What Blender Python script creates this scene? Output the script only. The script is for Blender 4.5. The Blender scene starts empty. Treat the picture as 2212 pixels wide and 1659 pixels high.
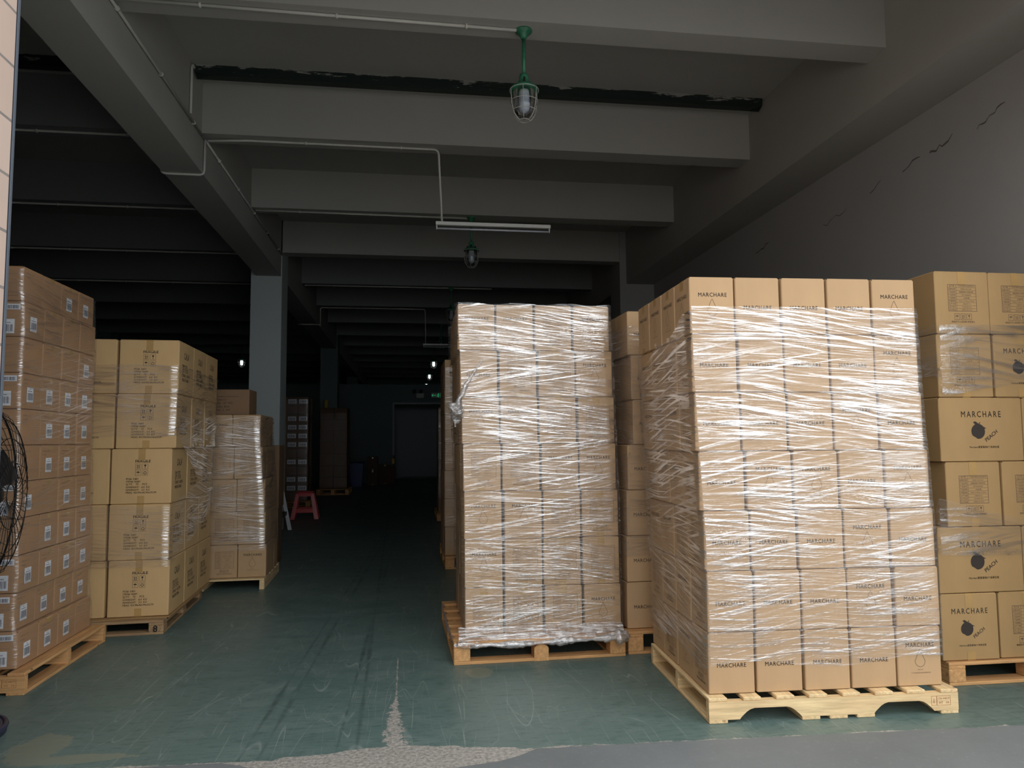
import bpy, bmesh, math, random
from mathutils import Vector, Matrix, noise as mnoise

C = bpy.context.scene.collection
SC = bpy.context.scene
R = math.radians

# ------------------------------------------------------------------ camera, sky, exposure
H = 1.35
F_PX = 1594.8
yaw, pitch, roll = R(8.0744), R(4.4035), R(-0.4331)
fwd = Vector((math.sin(yaw)*math.cos(pitch), math.cos(yaw)*math.cos(pitch), math.sin(pitch)))
rgt = Vector((math.cos(yaw), -math.sin(yaw), 0))
up = rgt.cross(fwd)
r2 = rgt*math.cos(roll) + up*math.sin(roll)
u2 = -rgt*math.sin(roll) + up*math.cos(roll)
cd = bpy.data.cameras.new('camera')
cam = bpy.data.objects.new('camera', cd)
C.objects.link(cam)
cd.sensor_fit = 'HORIZONTAL'; cd.sensor_width = 36.0; cd.lens = F_PX/2212*36.0
cd.clip_start = 0.05; cd.clip_end = 400
m = Matrix((r2, u2, -fwd)).transposed().to_4x4()
m.translation = Vector((0, 0, H))
cam.matrix_world = m
SC.camera = cam

w = bpy.data.worlds.new('overcast_sky'); SC.world = w
w.use_nodes = True
nt = w.node_tree; nt.nodes.clear()
wo = nt.nodes.new('ShaderNodeOutputWorld'); bg = nt.nodes.new('ShaderNodeBackground')
tc = nt.nodes.new('ShaderNodeTexCoord'); sx = nt.nodes.new('ShaderNodeSeparateXYZ')
rp = nt.nodes.new('ShaderNodeValToRGB')
nt.links.new(tc.outputs['Generated'], sx.inputs[0]); nt.links.new(sx.outputs['Z'], rp.inputs[0])
rp.color_ramp.elements[0].position = 0.0; rp.color_ramp.elements[0].color = (0.80, 0.84, 0.88, 1)
rp.color_ramp.elements[1].position = 0.8; rp.color_ramp.elements[1].color = (1.0, 1.0, 1.0, 1)
nt.links.new(rp.outputs[0], bg.inputs[0]); bg.inputs[1].default_value = 2.75
nt.links.new(bg.outputs[0], wo.inputs[0])

SC.view_settings.view_transform = 'Standard'
SC.view_settings.look = 'None'
SC.view_settings.gamma = 1.0
SC.view_settings.use_curve_mapping = False
SC.view_settings.exposure = -0.1
SC.cycles.use_denoising = True
SC.cycles.max_bounces = 10
SC.cycles.diffuse_bounces = 4
SC.cycles.transparent_max_bounces = 16
SC.cycles.sample_clamp_indirect = 6.0

# ------------------------------------------------------------------ materials
def mat(name):
    m = bpy.data.materials.new(name); m.use_nodes = True
    nt = m.node_tree; nt.nodes.clear()
    o = nt.nodes.new('ShaderNodeOutputMaterial'); p = nt.nodes.new('ShaderNodeBsdfPrincipled')
    nt.links.new(p.outputs[0], o.inputs[0])
    return m, nt, p, o
def N(nt, t, **k):
    n = nt.nodes.new(t)
    for a, b in k.items():
        if a in n.inputs: n.inputs[a].default_value = b
        else: setattr(n, a, b)
    return n
def math_(nt, op, a, b=None, clamp=False):
    n = nt.nodes.new('ShaderNodeMath'); n.operation = op; n.use_clamp = clamp
    for i, v in enumerate((a, b)):
        if v is None: continue
        if isinstance(v, (int, float)): n.inputs[i].default_value = v
        else: nt.links.new(v, n.inputs[i])
    return n.outputs[0]
def ramp(nt, v, lo, hi, a=0.0, b=1.0):
    n = nt.nodes.new('ShaderNodeMapRange'); n.clamp = True
    n.inputs['From Min'].default_value = lo; n.inputs['From Max'].default_value = hi
    n.inputs['To Min'].default_value = a; n.inputs['To Max'].default_value = b
    nt.links.new(v, n.inputs['Value'])
    return n.outputs[0]
def mixc(nt, f, a, b):
    n = nt.nodes.new('ShaderNodeMix'); n.data_type = 'RGBA'
    for sock, v in ((n.inputs[0], f), (n.inputs[6], a), (n.inputs[7], b)):
        if isinstance(v, (int, float)): sock.default_value = v
        elif isinstance(v, tuple): sock.default_value = (*v[:3], 1)
        else: nt.links.new(v, sock)
    return n.outputs[2]
def noise(nt, co, scale, detail=3, rough=0.5, sc=None, rot=None, loc=None):
    if sc or rot or loc:
        mp = nt.nodes.new('ShaderNodeMapping')
        if sc: mp.inputs['Scale'].default_value = sc
        if rot: mp.inputs['Rotation'].default_value = rot
        if loc: mp.inputs['Location'].default_value = loc
        nt.links.new(co, mp.inputs[0]); co = mp.outputs[0]
    n = N(nt, 'ShaderNodeTexNoise', Scale=scale, Detail=detail, Roughness=rough)
    nt.links.new(co, n.inputs['Vector'])
    return n.outputs[0]
def coords(nt, kind='Object'):
    return nt.nodes.new('ShaderNodeTexCoord').outputs[kind]
def bump(nt, p, h, strength=0.3, dist=0.01):
    b = N(nt, 'ShaderNodeBump', Strength=strength, Distance=dist)
    nt.links.new(h, b.inputs['Height']); nt.links.new(b.outputs[0], p.inputs['Normal'])
def plain(name, col, rough=0.5, metal=0.0, var=0.0, vs=8):
    m, nt, p, o = mat(name)
    p.inputs['Roughness'].default_value = rough; p.inputs['Metallic'].default_value = metal
    co = coords(nt)
    n = noise(nt, co, vs, 4)
    d = tuple(c*(1-var) for c in col); l = tuple(min(1, c*(1+var)) for c in col)
    nt.links.new(mixc(nt, ramp(nt, n, .3, .7), d, l), p.inputs['Base Color'])
    return m
def kraft(name, col, rough=0.75):
    m, nt, p, o = mat(name)
    p.inputs['Roughness'].default_value = rough
    p.inputs['Specular IOR Level'].default_value = 0.25
    co = coords(nt)
    oi = nt.nodes.new('ShaderNodeObjectInfo')
    a = noise(nt, co, 5, 3, .6, sc=(1, 1, .5))
    b = noise(nt, co, 300, 2, .5, sc=(1, 1, .03))
    k = mixc(nt, ramp(nt, a, .3, .7), tuple(c*.93 for c in col), tuple(c*1.05 for c in col))
    k = mixc(nt, ramp(nt, b, .35, .65, 0, .10), k, tuple(c*.8 for c in col))
    k = mixc(nt, ramp(nt, oi.outputs['Random'], 0, 1, 0, .16), k, tuple(c*.72 for c in col))
    nt.links.new(k, p.inputs['Base Color'])
    bump(nt, p, noise(nt, co, 9, 4, .6), .25, .004)
    return m
def wood(name, col, axis, dark=.62):
    m, nt, p, o = mat(name)
    p.inputs['Roughness'].default_value = .72
    p.inputs['Specular IOR Level'].default_value = 0.2
    co = coords(nt)
    oi = nt.nodes.new('ShaderNodeObjectInfo')
    va = nt.nodes.new('ShaderNodeVectorMath'); va.operation = 'ADD'
    sc = nt.nodes.new('ShaderNodeVectorMath'); sc.operation = 'SCALE'
    cx = nt.nodes.new('ShaderNodeCombineXYZ')
    for i in range(3): nt.links.new(oi.outputs['Random'], cx.inputs[i])
    nt.links.new(cx.outputs[0], sc.inputs[0]); sc.inputs['Scale'].default_value = 7
    nt.links.new(co, va.inputs[0]); nt.links.new(sc.outputs[0], va.inputs[1])
    s = [1, 1, 1]; s[axis] = .07
    g = noise(nt, va.outputs[0], 55, 5, .65, sc=tuple(s))
    s2 = [1, 1, 1]; s2[axis] = .25
    g2 = noise(nt, va.outputs[0], 9, 3, .6, sc=tuple(s2))
    k = mixc(nt, ramp(nt, g, .35, .68), tuple(c*dark for c in col), col)
    k = mixc(nt, ramp(nt, g2, .4, .7, 0, .45), k, tuple(c*.75 for c in (col[0], col[1]*.85, col[2]*.8)))
    kn = N(nt, 'ShaderNodeTexVoronoi', Scale=5.5)
    nt.links.new(va.outputs[0], kn.inputs['Vector'])
    k = mixc(nt, ramp(nt, kn.outputs['Distance'], .04, .09, .8, 0), k, (.16, .07, .03))
    nt.links.new(k, p.inputs['Base Color'])
    bump(nt, p, g, .3, .003)
    return m

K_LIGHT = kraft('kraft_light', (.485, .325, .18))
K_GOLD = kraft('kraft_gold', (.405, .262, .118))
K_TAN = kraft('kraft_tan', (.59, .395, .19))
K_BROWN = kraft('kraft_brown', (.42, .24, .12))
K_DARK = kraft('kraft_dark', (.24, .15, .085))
K_DUSK = kraft('kraft_darkened_far', (.15, .095, .06))  # kraft copy darkened, the far hall's gloom put into its colour
INK = plain('printing_ink', (.035, .026, .02), .8)
INK_THIN = plain('printing_ink_thin', (.13, .085, .055), .8)
TAPE = plain('brown_packing_tape', (.44, .28, .11), .22, var=.08)
LABELW = plain('white_label_paper', (.80, .82, .86), .5, var=.03)
LABELB = plain('label_black', (.03, .035, .06), .5)
W_PALE = [wood('pale_pine_%s' % a, (.86, .66, .37), i) for i, a in enumerate(('lengthwise', 'deep', 'upright'))]
W_ORNG = [wood('orange_pine_%s' % a, (.72, .42, .185), i) for i, a in enumerate(('lengthwise', 'deep', 'upright'))]
W_OLD = [wood('old_pine_%s' % a, (.46, .31, .17), i, .5) for i, a in enumerate(('lengthwise', 'deep', 'upright'))]
WHITE_METAL = plain('white_enamel', (.72, .73, .70), .4, var=.04)
PVC = plain('white_plastic_conduit', (.62, .62, .57), .45, var=.05)
GREEN = plain('green_enamel', (.035, .20, .11), .4, var=.25, vs=30)
BLACK = plain('black_plastic', (.012, .012, .014), .45)
BLACKW = plain('black_wire', (.02, .02, .022), .35, .6)
NAVY = plain('dark_blue_enamel', (.028, .032, .06), .38, var=.2)
RED = plain('red_plastic', (.50, .035, .035), .32, var=.06)
BLUE = plain('blue_plastic', (.012, .03, .15), .4, var=.1)
YELLOW = plain('yellow_paint', (.75, .36, .02), .5)
ALU = plain('white_aluminium', (.62, .64, .66), .35, .3)

def plaster(name, col, var=.06, roughness=.85):
    m, nt, p, o = mat(name)
    p.inputs['Roughness'].default_value = roughness
    p.inputs['Specular IOR Level'].default_value = .2
    co = coords(nt)
    a = noise(nt, co, .8, 5, .6); b = noise(nt, co, 7, 4, .6)
    k = mixc(nt, ramp(nt, a, .3, .7), tuple(c*(1-var) for c in col), col)
    k = mixc(nt, ramp(nt, b, .55, .8, 0, .25), k, tuple(c*.85 for c in col))
    nt.links.new(k, p.inputs['Base Color'])
    bump(nt, p, noise(nt, co, 14, 4, .6), .18, .01)
    return m
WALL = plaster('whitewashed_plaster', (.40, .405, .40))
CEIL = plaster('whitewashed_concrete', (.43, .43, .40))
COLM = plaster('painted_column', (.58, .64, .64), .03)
CEILB = plaster('whitewashed_concrete_shaded', (.24, .255, .25))  # ceiling copy with shade put into its colour, for deep and left-bay beams
WALLB = plaster('back_wall_plaster_darkened', (.17, .21, .21))  # plaster darkened so the back of the hall looks unlit

def concrete_out():
    m, nt, p, o = mat('grey_concrete_apron')
    co = coords(nt)
    a = noise(nt, co, 1.2, 5, .6); b = noise(nt, co, 40, 4, .7); c = noise(nt, co, 3, 4, .6, sc=(1, 4, 1))
    k = mixc(nt, ramp(nt, a, .3, .7), (.135, .153, .158), (.18, .20, .207))
    k = mixc(nt, ramp(nt, b, .55, .75, 0, .3), k, (.27, .28, .28))
    k = mixc(nt, ramp(nt, c, .55, .75, 0, .3), k, (.12, .14, .14))
    nt.links.new(k, p.inputs['Base Color']); p.inputs['Roughness'].default_value = .6
    bump(nt, p, b, .2, .003)
    return m
APRON = concrete_out()

def floor_mat():
    m, nt, p, o = mat('green_epoxy_floor')
    co = coords(nt)
    sp = nt.nodes.new('ShaderNodeSeparateXYZ'); nt.links.new(co, sp.inputs[0])
    X, Y = sp.outputs[0], sp.outputs[1]
    a = noise(nt, co, .7, 5, .6); b = noise(nt, co, 3.2, 5, .65, sc=(1, 2.2, 1)); c = noise(nt, co, 25, 4, .7, sc=(.5, 1.6, 1))
    k = mixc(nt, ramp(nt, a, .3, .7), (.086, .145, .135), (.118, .182, .172))
    k = mixc(nt, ramp(nt, b, .45, .75, 0, .55), k, (.17, .225, .21))
    k = mixc(nt, ramp(nt, c, .50, .70, 0, .7), k, (.045, .09, .082))
    # scratches: thin contour lines of stretched, turned noise
    scr = None
    for ang, s, wd, seed in ((.3, 1.6, .0016, 0), (1.25, 1.2, .0014, 5), (-.6, 2.0, .0016, 9), (2.2, 1.3, .0013, 14), (.85, 5.9, .0028, 21), (2.6, 7.5, .0032, 61), (.1, 6.5, .003, 71), (1.5, 8.0, .0032, 81), (-1.15, 2.5, .002, 33), (1.75, 3.6, .0025, 41), (0, .5, .0007, 51)):
        n = noise(nt, co, s, 1.0, .3, sc=(1, .11, 1) if seed != 51 else None, rot=(0, 0, ang), loc=(seed, seed*.7, 0))
        d = math_(nt, 'ABSOLUTE', math_(nt, 'SUBTRACT', n, .5))
        l = ramp(nt, d, 0, wd, 1, 0)
        g = noise(nt, co, 2.2, 3, .6, loc=(seed*3, 1, 0))
        l = math_(nt, 'MULTIPLY', l, ramp(nt, g, .48, .60))
        scr = l if scr is None else math_(nt, 'MAXIMUM', scr, l)
    k = mixc(nt, math_(nt, 'MULTIPLY', scr, .5), k, (.36, .42, .40))
    # tyre tracks leading inside
    for x0, y0, x1, y1, wd in ((-.62, 3.6, -.40, 8.5, .016), (-.70, 3.6, -.47, 8.5, .012), (-.22, 3.6, -.28, 8.5, .014), (-.30, 3.7, -.20, 9, .010)):
        sl = (x1-x0)/(y1-y0)
        d = math_(nt, 'ABSOLUTE', math_(nt, 'SUBTRACT', math_(nt, 'SUBTRACT', X, x0), math_(nt, 'MULTIPLY', math_(nt, 'SUBTRACT', Y, y0), sl)))
        d = math_(nt, 'ADD', d, math_(nt, 'MULTIPLY', math_(nt, 'SUBTRACT', noise(nt, co, 1.1, 3), .5), .05))
        k = mixc(nt, math_(nt, 'MULTIPLY', ramp(nt, d, 0, wd, .5, 0), ramp(nt, b, .35, .55)), k, (.018, .04, .04))
    # worn bare concrete along the sill and up the joint
    n1 = noise(nt, co, 7, 6, .7); n2 = noise(nt, co, 2.3, 4, .6, loc=(4, 2, 0))
    sill = math_(nt, 'SUBTRACT', Y, math_(nt, 'SUBTRACT', 3.335, math_(nt, 'MULTIPLY', X, .045)))
    hump = ramp(nt, math_(nt, 'ABSOLUTE', math_(nt, 'SUBTRACT', X, -.02)), 0, .55, .095, 0)
    right = ramp(nt, X, .5, 1.2, .012, .008)
    wid = math_(nt, 'ADD', hump, right)
    wid = math_(nt, 'ADD', wid, math_(nt, 'MULTIPLY', math_(nt, 'SUBTRACT', noise(nt, co, 11, 6, .75, sc=(.5, 1, 1)), .46), .12))
    e = math_(nt, 'SUBTRACT', wid, sill)
    bare = ramp(nt, e, 0, .006)
    ty = math_(nt, 'SUBTRACT', Y, 3.38)
    jx = math_(nt, 'ABSOLUTE', math_(nt, 'ADD', X, math_(nt, 'ADD', .055, math_(nt, 'MULTIPLY', math_(nt, 'SUBTRACT', n2, .5), .03))))
    jw = ramp(nt, ty, 0, .75, .050, .004)
    jw = math_(nt, 'MULTIPLY', jw, ramp(nt, noise(nt, co, 16, 6, .75), .36, .62, .08, 1.9))
    jw = math_(nt, 'MULTIPLY', jw, ramp(nt, ty, 1.35, 1.5, 1, 0))
    joint = ramp(nt, math_(nt, 'SUBTRACT', jw, jx), 0, .003)
    bare = math_(nt, 'MAXIMUM', bare, joint)
    # scuffed corner by the jamb
    def blob(cx, cy, rx, ry, amp):
        dx = math_(nt, 'DIVIDE', math_(nt, 'SUBTRACT', X, cx), rx); dy = math_(nt, 'DIVIDE', math_(nt, 'SUBTRACT', Y, cy), ry)
        d = math_(nt, 'SQRT', math_(nt, 'ADD', math_(nt, 'POWER', dx, 2.0), math_(nt, 'POWER', dy, 2.0)))
        d = math_(nt, 'ADD', d, math_(nt, 'MULTIPLY', math_(nt, 'SUBTRACT', n1, .5), amp))
        return ramp(nt, d, .95, 1.0, 1, 0)
    wear = math_(nt, 'MAXIMUM', blob(-1.62, 3.66, .12, .17, 1.3), blob(-1.42, 3.52, .27, .05, 1.4))
    wear = math_(nt, 'MAXIMUM', wear, blob(.42, 4.42, .09, .10, 1.2))
    k = mixc(nt, math_(nt, 'MULTIPLY', wear, .8), k, (.20, .22, .165))
    n3 = noise(nt, co, 60, 4, .7)
    bc = mixc(nt, ramp(nt, n3, .35, .65), (.20, .195, .175), (.46, .45, .42))
    k = mixc(nt, bare, k, bc)
    # specks
    v = N(nt, 'ShaderNodeTexVoronoi', Scale=9); nt.links.new(co, v.inputs['Vector'])
    k = mixc(nt, ramp(nt, v.outputs['Distance'], .012, .02, .7, 0), k, (.6, .6, .55))
    nt.links.new(k, p.inputs['Base Color'])
    nt.links.new(ramp(nt, b, .3, .7, .34, .52), p.inputs['Roughness'])
    h = math_(nt, 'SUBTRACT', math_(nt, 'MULTIPLY', n3, math_(nt, 'ADD', bare, .06)), math_(nt, 'MULTIPLY', bare, .5))
    bump(nt, p, h, .5, .006)
    return m
FLOOR = floor_mat()

def film_mat(name, dens=1.0, seed=0.0, crink=.4, clear=.0, fine=1.0):
    m = bpy.data.materials.new(name); m.use_nodes = True
    nt = m.node_tree; nt.nodes.clear()
    out = nt.nodes.new('ShaderNodeOutputMaterial')
    uv = coords(nt, 'UV')
    sp = nt.nodes.new('ShaderNodeSeparateXYZ'); nt.links.new(uv, sp.inputs[0])
    U, V = sp.outputs[0], sp.outputs[1]
    band = noise(nt, uv, 1.0, 2, .5, sc=(.35, 3.1, 1), loc=(seed, seed*1.7, 0))
    fan = noise(nt, uv, 1.0, 1, .5, sc=(1.4, 1.6, 1), loc=(seed*2, seed, 0))
    def streaks(shear, freq, lo, hi, s):
        v = math_(nt, 'ADD', V, math_(nt, 'MULTIPLY', U, shear))
        v = math_(nt, 'ADD', v, math_(nt, 'MULTIPLY', math_(nt, 'SUBTRACT', fan, .5), .07))
        cb = nt.nodes.new('ShaderNodeCombineXYZ')
        nt.links.new(math_(nt, 'MULTIPLY', U, 1.5), cb.inputs[0])
        nt.links.new(math_(nt, 'MULTIPLY', v, freq*fine), cb.inputs[1])
        cb.inputs[2].default_value = s+seed
        n = N(nt, 'ShaderNodeTexNoise', Scale=1.0, Detail=2.5, Roughness=.6); nt.links.new(cb.outputs[0], n.inputs['Vector'])
        return n.outputs[0], lo, hi
    A, lo, hi = streaks(.035, 80, 0, 0, 0)
    B, _, _ = streaks(-.19, 62, 0, 0, 13)
    D, _, _ = streaks(.16, 90, 0, 0, 27)
    G, _, _ = streaks(-.05, 27, 0, 0, 41)
    K, _, _ = streaks(.02, 210, 0, 0, 55)
    fa = ramp(nt, A, .555, .615)
    fb = math_(nt, 'MULTIPLY', ramp(nt, B, .54, .60), ramp(nt, band, .47, .55))
    fd = math_(nt, 'MULTIPLY', ramp(nt, D, .54, .60), ramp(nt, band, .53, .45))
    fg = math_(nt, 'MULTIPLY', ramp(nt, G, .62, .68), .7)
    fk = math_(nt, 'MULTIPLY', ramp(nt, K, .52, .62), .38)
    st = math_(nt, 'MAXIMUM', math_(nt, 'MAXIMUM', fa, fg), math_(nt, 'MAXIMUM', math_(nt, 'MAXIMUM', fb, fd), fk))
    patch = noise(nt, uv, 1.0, 3, .6, sc=(1.9, 5.2, 1), loc=(seed*3, 0, 0))
    pm = math_(nt, 'MULTIPLY', ramp(nt, patch, .32, .60, .12, 1.0), ramp(nt, V, .2, 1.3, .55, 1.0))
    st = math_(nt, 'MULTIPLY', st, pm)
    cr = noise(nt, uv, 26, 4, .65, sc=(1, 1.4, 1), loc=(seed, 3, 0))
    crm = math_(nt, 'MULTIPLY', ramp(nt, math_(nt, 'ABSOLUTE', math_(nt, 'SUBTRACT', cr, .5)), 0, .02, 1, 0), ramp(nt, patch, .52, .66))
    st = math_(nt, 'MAXIMUM', st, math_(nt, 'MULTIPLY', crm, crink))
    tr = N(nt, 'ShaderNodeBsdfTransparent'); tr.inputs[0].default_value = (.985, .985, .985, 1)
    df = N(nt, 'ShaderNodeBsdfDiffuse'); df.inputs[0].default_value = (.86, .88, .90, 1)
    gl = N(nt, 'ShaderNodeBsdfGlossy', Roughness=.22); gl.inputs[0].default_value = (1, 1, 1, 1)
    hgt = math_(nt, 'ADD', math_(nt, 'ADD', A, math_(nt, 'MULTIPLY', B, .7)), math_(nt, 'MULTIPLY', cr, .4))
    bp = N(nt, 'ShaderNodeBump', Strength=.7, Distance=.006); nt.links.new(hgt, bp.inputs['Height'])
    nt.links.new(bp.outputs[0], gl.inputs['Normal'])
    m1 = nt.nodes.new('ShaderNodeMixShader'); m2 = nt.nodes.new('ShaderNodeMixShader')
    nt.links.new(math_(nt, 'ADD', math_(nt, 'MULTIPLY', st, .08*dens), .025*(1-clear)), m1.inputs[0])
    nt.links.new(tr.outputs[0], m1.inputs[1]); nt.links.new(df.outputs[0], m1.inputs[2])
    nt.links.new(math_(nt, 'ADD', math_(nt, 'MULTIPLY', st, min(.85, .66*dens)), .035*(1-clear)), m2.inputs[0])
    nt.links.new(m1.outputs[0], m2.inputs[1]); nt.links.new(gl.outputs[0], m2.inputs[2])
    nt.links.new(m2.outputs[0], out.inputs[0])
    return m
def rope_mat():
    m = bpy.data.materials.new('bunched_film'); m.use_nodes = True
    nt = m.node_tree; nt.nodes.clear(); out = nt.nodes.new('ShaderNodeOutputMaterial')
    co = coords(nt)
    tr = N(nt, 'ShaderNodeBsdfTransparent')
    df = N(nt, 'ShaderNodeBsdfDiffuse'); df.inputs[0].default_value = (.78, .80, .83, 1)
    gl = N(nt, 'ShaderNodeBsdfGlossy', Roughness=.16)
    n = noise(nt, co, 60, 4, .65, sc=(.12, 1, 1))
    bp = N(nt, 'ShaderNodeBump', Strength=1.0, Distance=.01); nt.links.new(n, bp.inputs['Height'])
    nt.links.new(bp.outputs[0], gl.inputs['Normal']); nt.links.new(bp.outputs[0], df.inputs['Normal'])
    m1 = nt.nodes.new('ShaderNodeMixShader'); m2 = nt.nodes.new('ShaderNodeMixShader')
    nt.links.new(ramp(nt, n, .42, .62, .04, .42), m1.inputs[0]); nt.links.new(tr.outputs[0], m1.inputs[1]); nt.links.new(df.outputs[0], m1.inputs[2])
    nt.links.new(ramp(nt, n, .42, .60, .08, .62), m2.inputs[0]); nt.links.new(m1.outputs[0], m2.inputs[1]); nt.links.new(gl.outputs[0], m2.inputs[2])
    nt.links.new(m2.outputs[0], out.inputs[0])
    return m
ROPE = rope_mat()
def glass(name, tint=(.75, .8, .82)):
    m = bpy.data.materials.new(name); m.use_nodes = True
    nt = m.node_tree; nt.nodes.clear(); out = nt.nodes.new('ShaderNodeOutputMaterial')
    tr = N(nt, 'ShaderNodeBsdfTransparent'); tr.inputs[0].default_value = (*tint, 1)
    gl = N(nt, 'ShaderNodeBsdfGlossy', Roughness=.08)
    lw = N(nt, 'ShaderNodeFresnel', IOR=1.5)
    m2 = nt.nodes.new('ShaderNodeMixShader')
    nt.links.new(lw.outputs[0], m2.inputs[0]); nt.links.new(tr.outputs[0], m2.inputs[1]); nt.links.new(gl.outputs[0], m2.inputs[2])
    nt.links.new(m2.outputs[0], out.inputs[0])
    return m
GLASS = glass('lamp_glass')
def emis(name, col, s):
    m, nt, p, o = mat(name)
    p.inputs['Base Color'].default_value = (*col, 1)
    p.inputs['Emission Color'].default_value = (*col, 1); p.inputs['Emission Strength'].default_value = s
    return m
BULB_ON = emis('lit_bulb', (.95, 1.0, .98), 5.0)
BULB_OFF = plain('frosted_bulb', (.62, .64, .72), .3)
EXITG = emis('exit_sign_green', (.03, .55, .22), .35)
EXITD = plain('exit_sign_face', (.03, .06, .05), .3)

# ------------------------------------------------------------------ mesh builder
class MB:
    def __init__(s): s.v = []; s.f = []; s.m = []; s.sm = []
    def quad(s, a, b, c, d, mi=0, smooth=False):
        n = len(s.v); s.v += [tuple(a), tuple(b), tuple(c), tuple(d)]
        s.f.append((n, n+1, n+2, n+3)); s.m.append(mi); s.sm.append(smooth)
    def poly(s, pts, mi=0):
        n = len(s.v); s.v += [tuple(p) for p in pts]; s.f.append(tuple(range(n, n+len(pts)))); s.m.append(mi); s.sm.append(False)
    def box(s, x0, x1, y0, y1, z0, z1, mi=0):
        n = len(s.v)
        s.v += [(x0, y0, z0), (x1, y0, z0), (x1, y1, z0), (x0, y1, z0), (x0, y0, z1), (x1, y0, z1), (x1, y1, z1), (x0, y1, z1)]
        for f in ((3, 2, 1, 0), (4, 5, 6, 7), (0, 1, 5, 4), (1, 2, 6, 5), (2, 3, 7, 6), (3, 0, 4, 7)):
            s.f.append(tuple(n+i for i in f)); s.m.append(mi); s.sm.append(False)
    def bbox(s, x0, x1, y0, y1, z0, z1, b=.004, mi=0):
        bm = bmesh.new(); bmesh.ops.create_cube(bm, size=1)
        for v in bm.verts:
            v.co = ((x0+x1)/2+v.co.x*(x1-x0), (y0+y1)/2+v.co.y*(y1-y0), (z0+z1)/2+v.co.z*(z1-z0))
        bmesh.ops.bevel(bm, geom=bm.edges[:], offset=b, segments=1, affect='EDGES', profile=.5)
        s.bm(bm, mi)
    def bm(s, bm, mi=0, smooth=False):
        n = len(s.v); bm.verts.ensure_lookup_table()
        s.v += [tuple(v.co) for v in bm.verts]
        for f in bm.faces: s.f.append(tuple(n+v.index for v in f.verts)); s.m.append(mi); s.sm.append(smooth)
        bm.free()
    def prism(s, prof, axis, a, b, mi=0):
        # prof: 2D points; axis: 0 x,1 y,2 z
        def P(p, t):
            return {0: (t, p[0], p[1]), 1: (p[0], t, p[1]), 2: (p[0], p[1], t)}[axis]
        n = len(prof)
        A = [P(p, a) for p in prof]; B = [P(p, b) for p in prof]
        s.poly(A[::-1], mi); s.poly(B, mi)
        for i in range(n):
            j = (i+1) % n; s.quad(A[i], A[j], B[j], B[i], mi)
    def tube(s, pts, r, seg=8, mi=0, closed=False, cap=True):
        pts = [Vector(p) for p in pts]; n0 = len(s.v); k = len(pts)
        rs = r if isinstance(r, (list, tuple)) else [r]*k
        T0 = None; up = None
        for i, p in enumerate(pts):
            if closed: t = (pts[(i+1) % k]-pts[i-1]).normalized()
            else: t = (pts[min(i+1, k-1)]-pts[max(i-1, 0)]).normalized()
            if up is None:
                up = Vector((0, 0, 1)) if abs(t.z) < .9 else Vector((1, 0, 0))
            a = (up-t*up.dot(t)).normalized(); b = t.cross(a); up = a
            for j in range(seg):
                an = 2*math.pi*j/seg
                s.v.append(tuple(p+a*math.cos(an)*rs[i]+b*math.sin(an)*rs[i]))
        for i in range(k if closed else k-1):
            i2 = (i+1) % k
            for j in range(seg):
                j2 = (j+1) % seg
                s.f.append((n0+i*seg+j, n0+i*seg+j2, n0+i2*seg+j2, n0+i2*seg+j)); s.m.append(mi); s.sm.append(True)
        if cap and not closed:
            s.f.append(tuple(n0+j for j in range(seg))[::-1]); s.m.append(mi); s.sm.append(False)
            s.f.append(tuple(n0+(k-1)*seg+j for j in range(seg))); s.m.append(mi); s.sm.append(False)
    def lathe(s, prof, c=(0, 0, 0), seg=24, mi=0, M=None):
        n0 = len(s.v); k = len(prof); M = M or Matrix()
        for r, z in prof:
            for j in range(seg):
                a = 2*math.pi*j/seg
                s.v.append(tuple(Vector(c)+(M @ Vector((r*math.cos(a), r*math.sin(a), z)))))
        for i in range(k-1):
            for j in range(seg):
                j2 = (j+1) % seg
                s.f.append((n0+i*seg+j, n0+i*seg+j2, n0+(i+1)*seg+j2, n0+(i+1)*seg+j)); s.m.append(mi); s.sm.append(True)
    def mesh(s, name, mats):
        me = bpy.data.meshes.new(name); me.from_pydata(s.v, [], s.f)
        for m_ in (mats if isinstance(mats, (list, tuple)) else [mats]): me.materials.append(m_)
        me.polygons.foreach_set('material_index', s.m); me.polygons.foreach_set('use_smooth', s.sm)
        me.update(); return me
def link(name, me, parent=None, mw=None):
    o = bpy.data.objects.new(name, me); C.objects.link(o)
    if parent: o.parent = parent
    if mw is not None: o.matrix_local = mw
    return o
def obj(name, mb, mats, parent=None, mw=None): return link(name, mb.mesh(name, mats), parent, mw)
def tag(o, label, cat, group=None, kind=None):
    if label: o['label'] = label
    if cat: o['category'] = cat
    if group: o['group'] = group
    if kind: o['kind'] = kind
    return o
def thing(name, label, cat, mw=None, group=None):
    return tag(link(name, None, None, mw), label, cat, group)
def struct(name, mb, mats):
    o = obj(name, mb, mats); o['kind'] = 'structure'; return o
def TR(x, y, z=0, rz=0): return Matrix.Translation((x, y, z)) @ Matrix.Rotation(rz, 4, 'Z')

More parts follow.
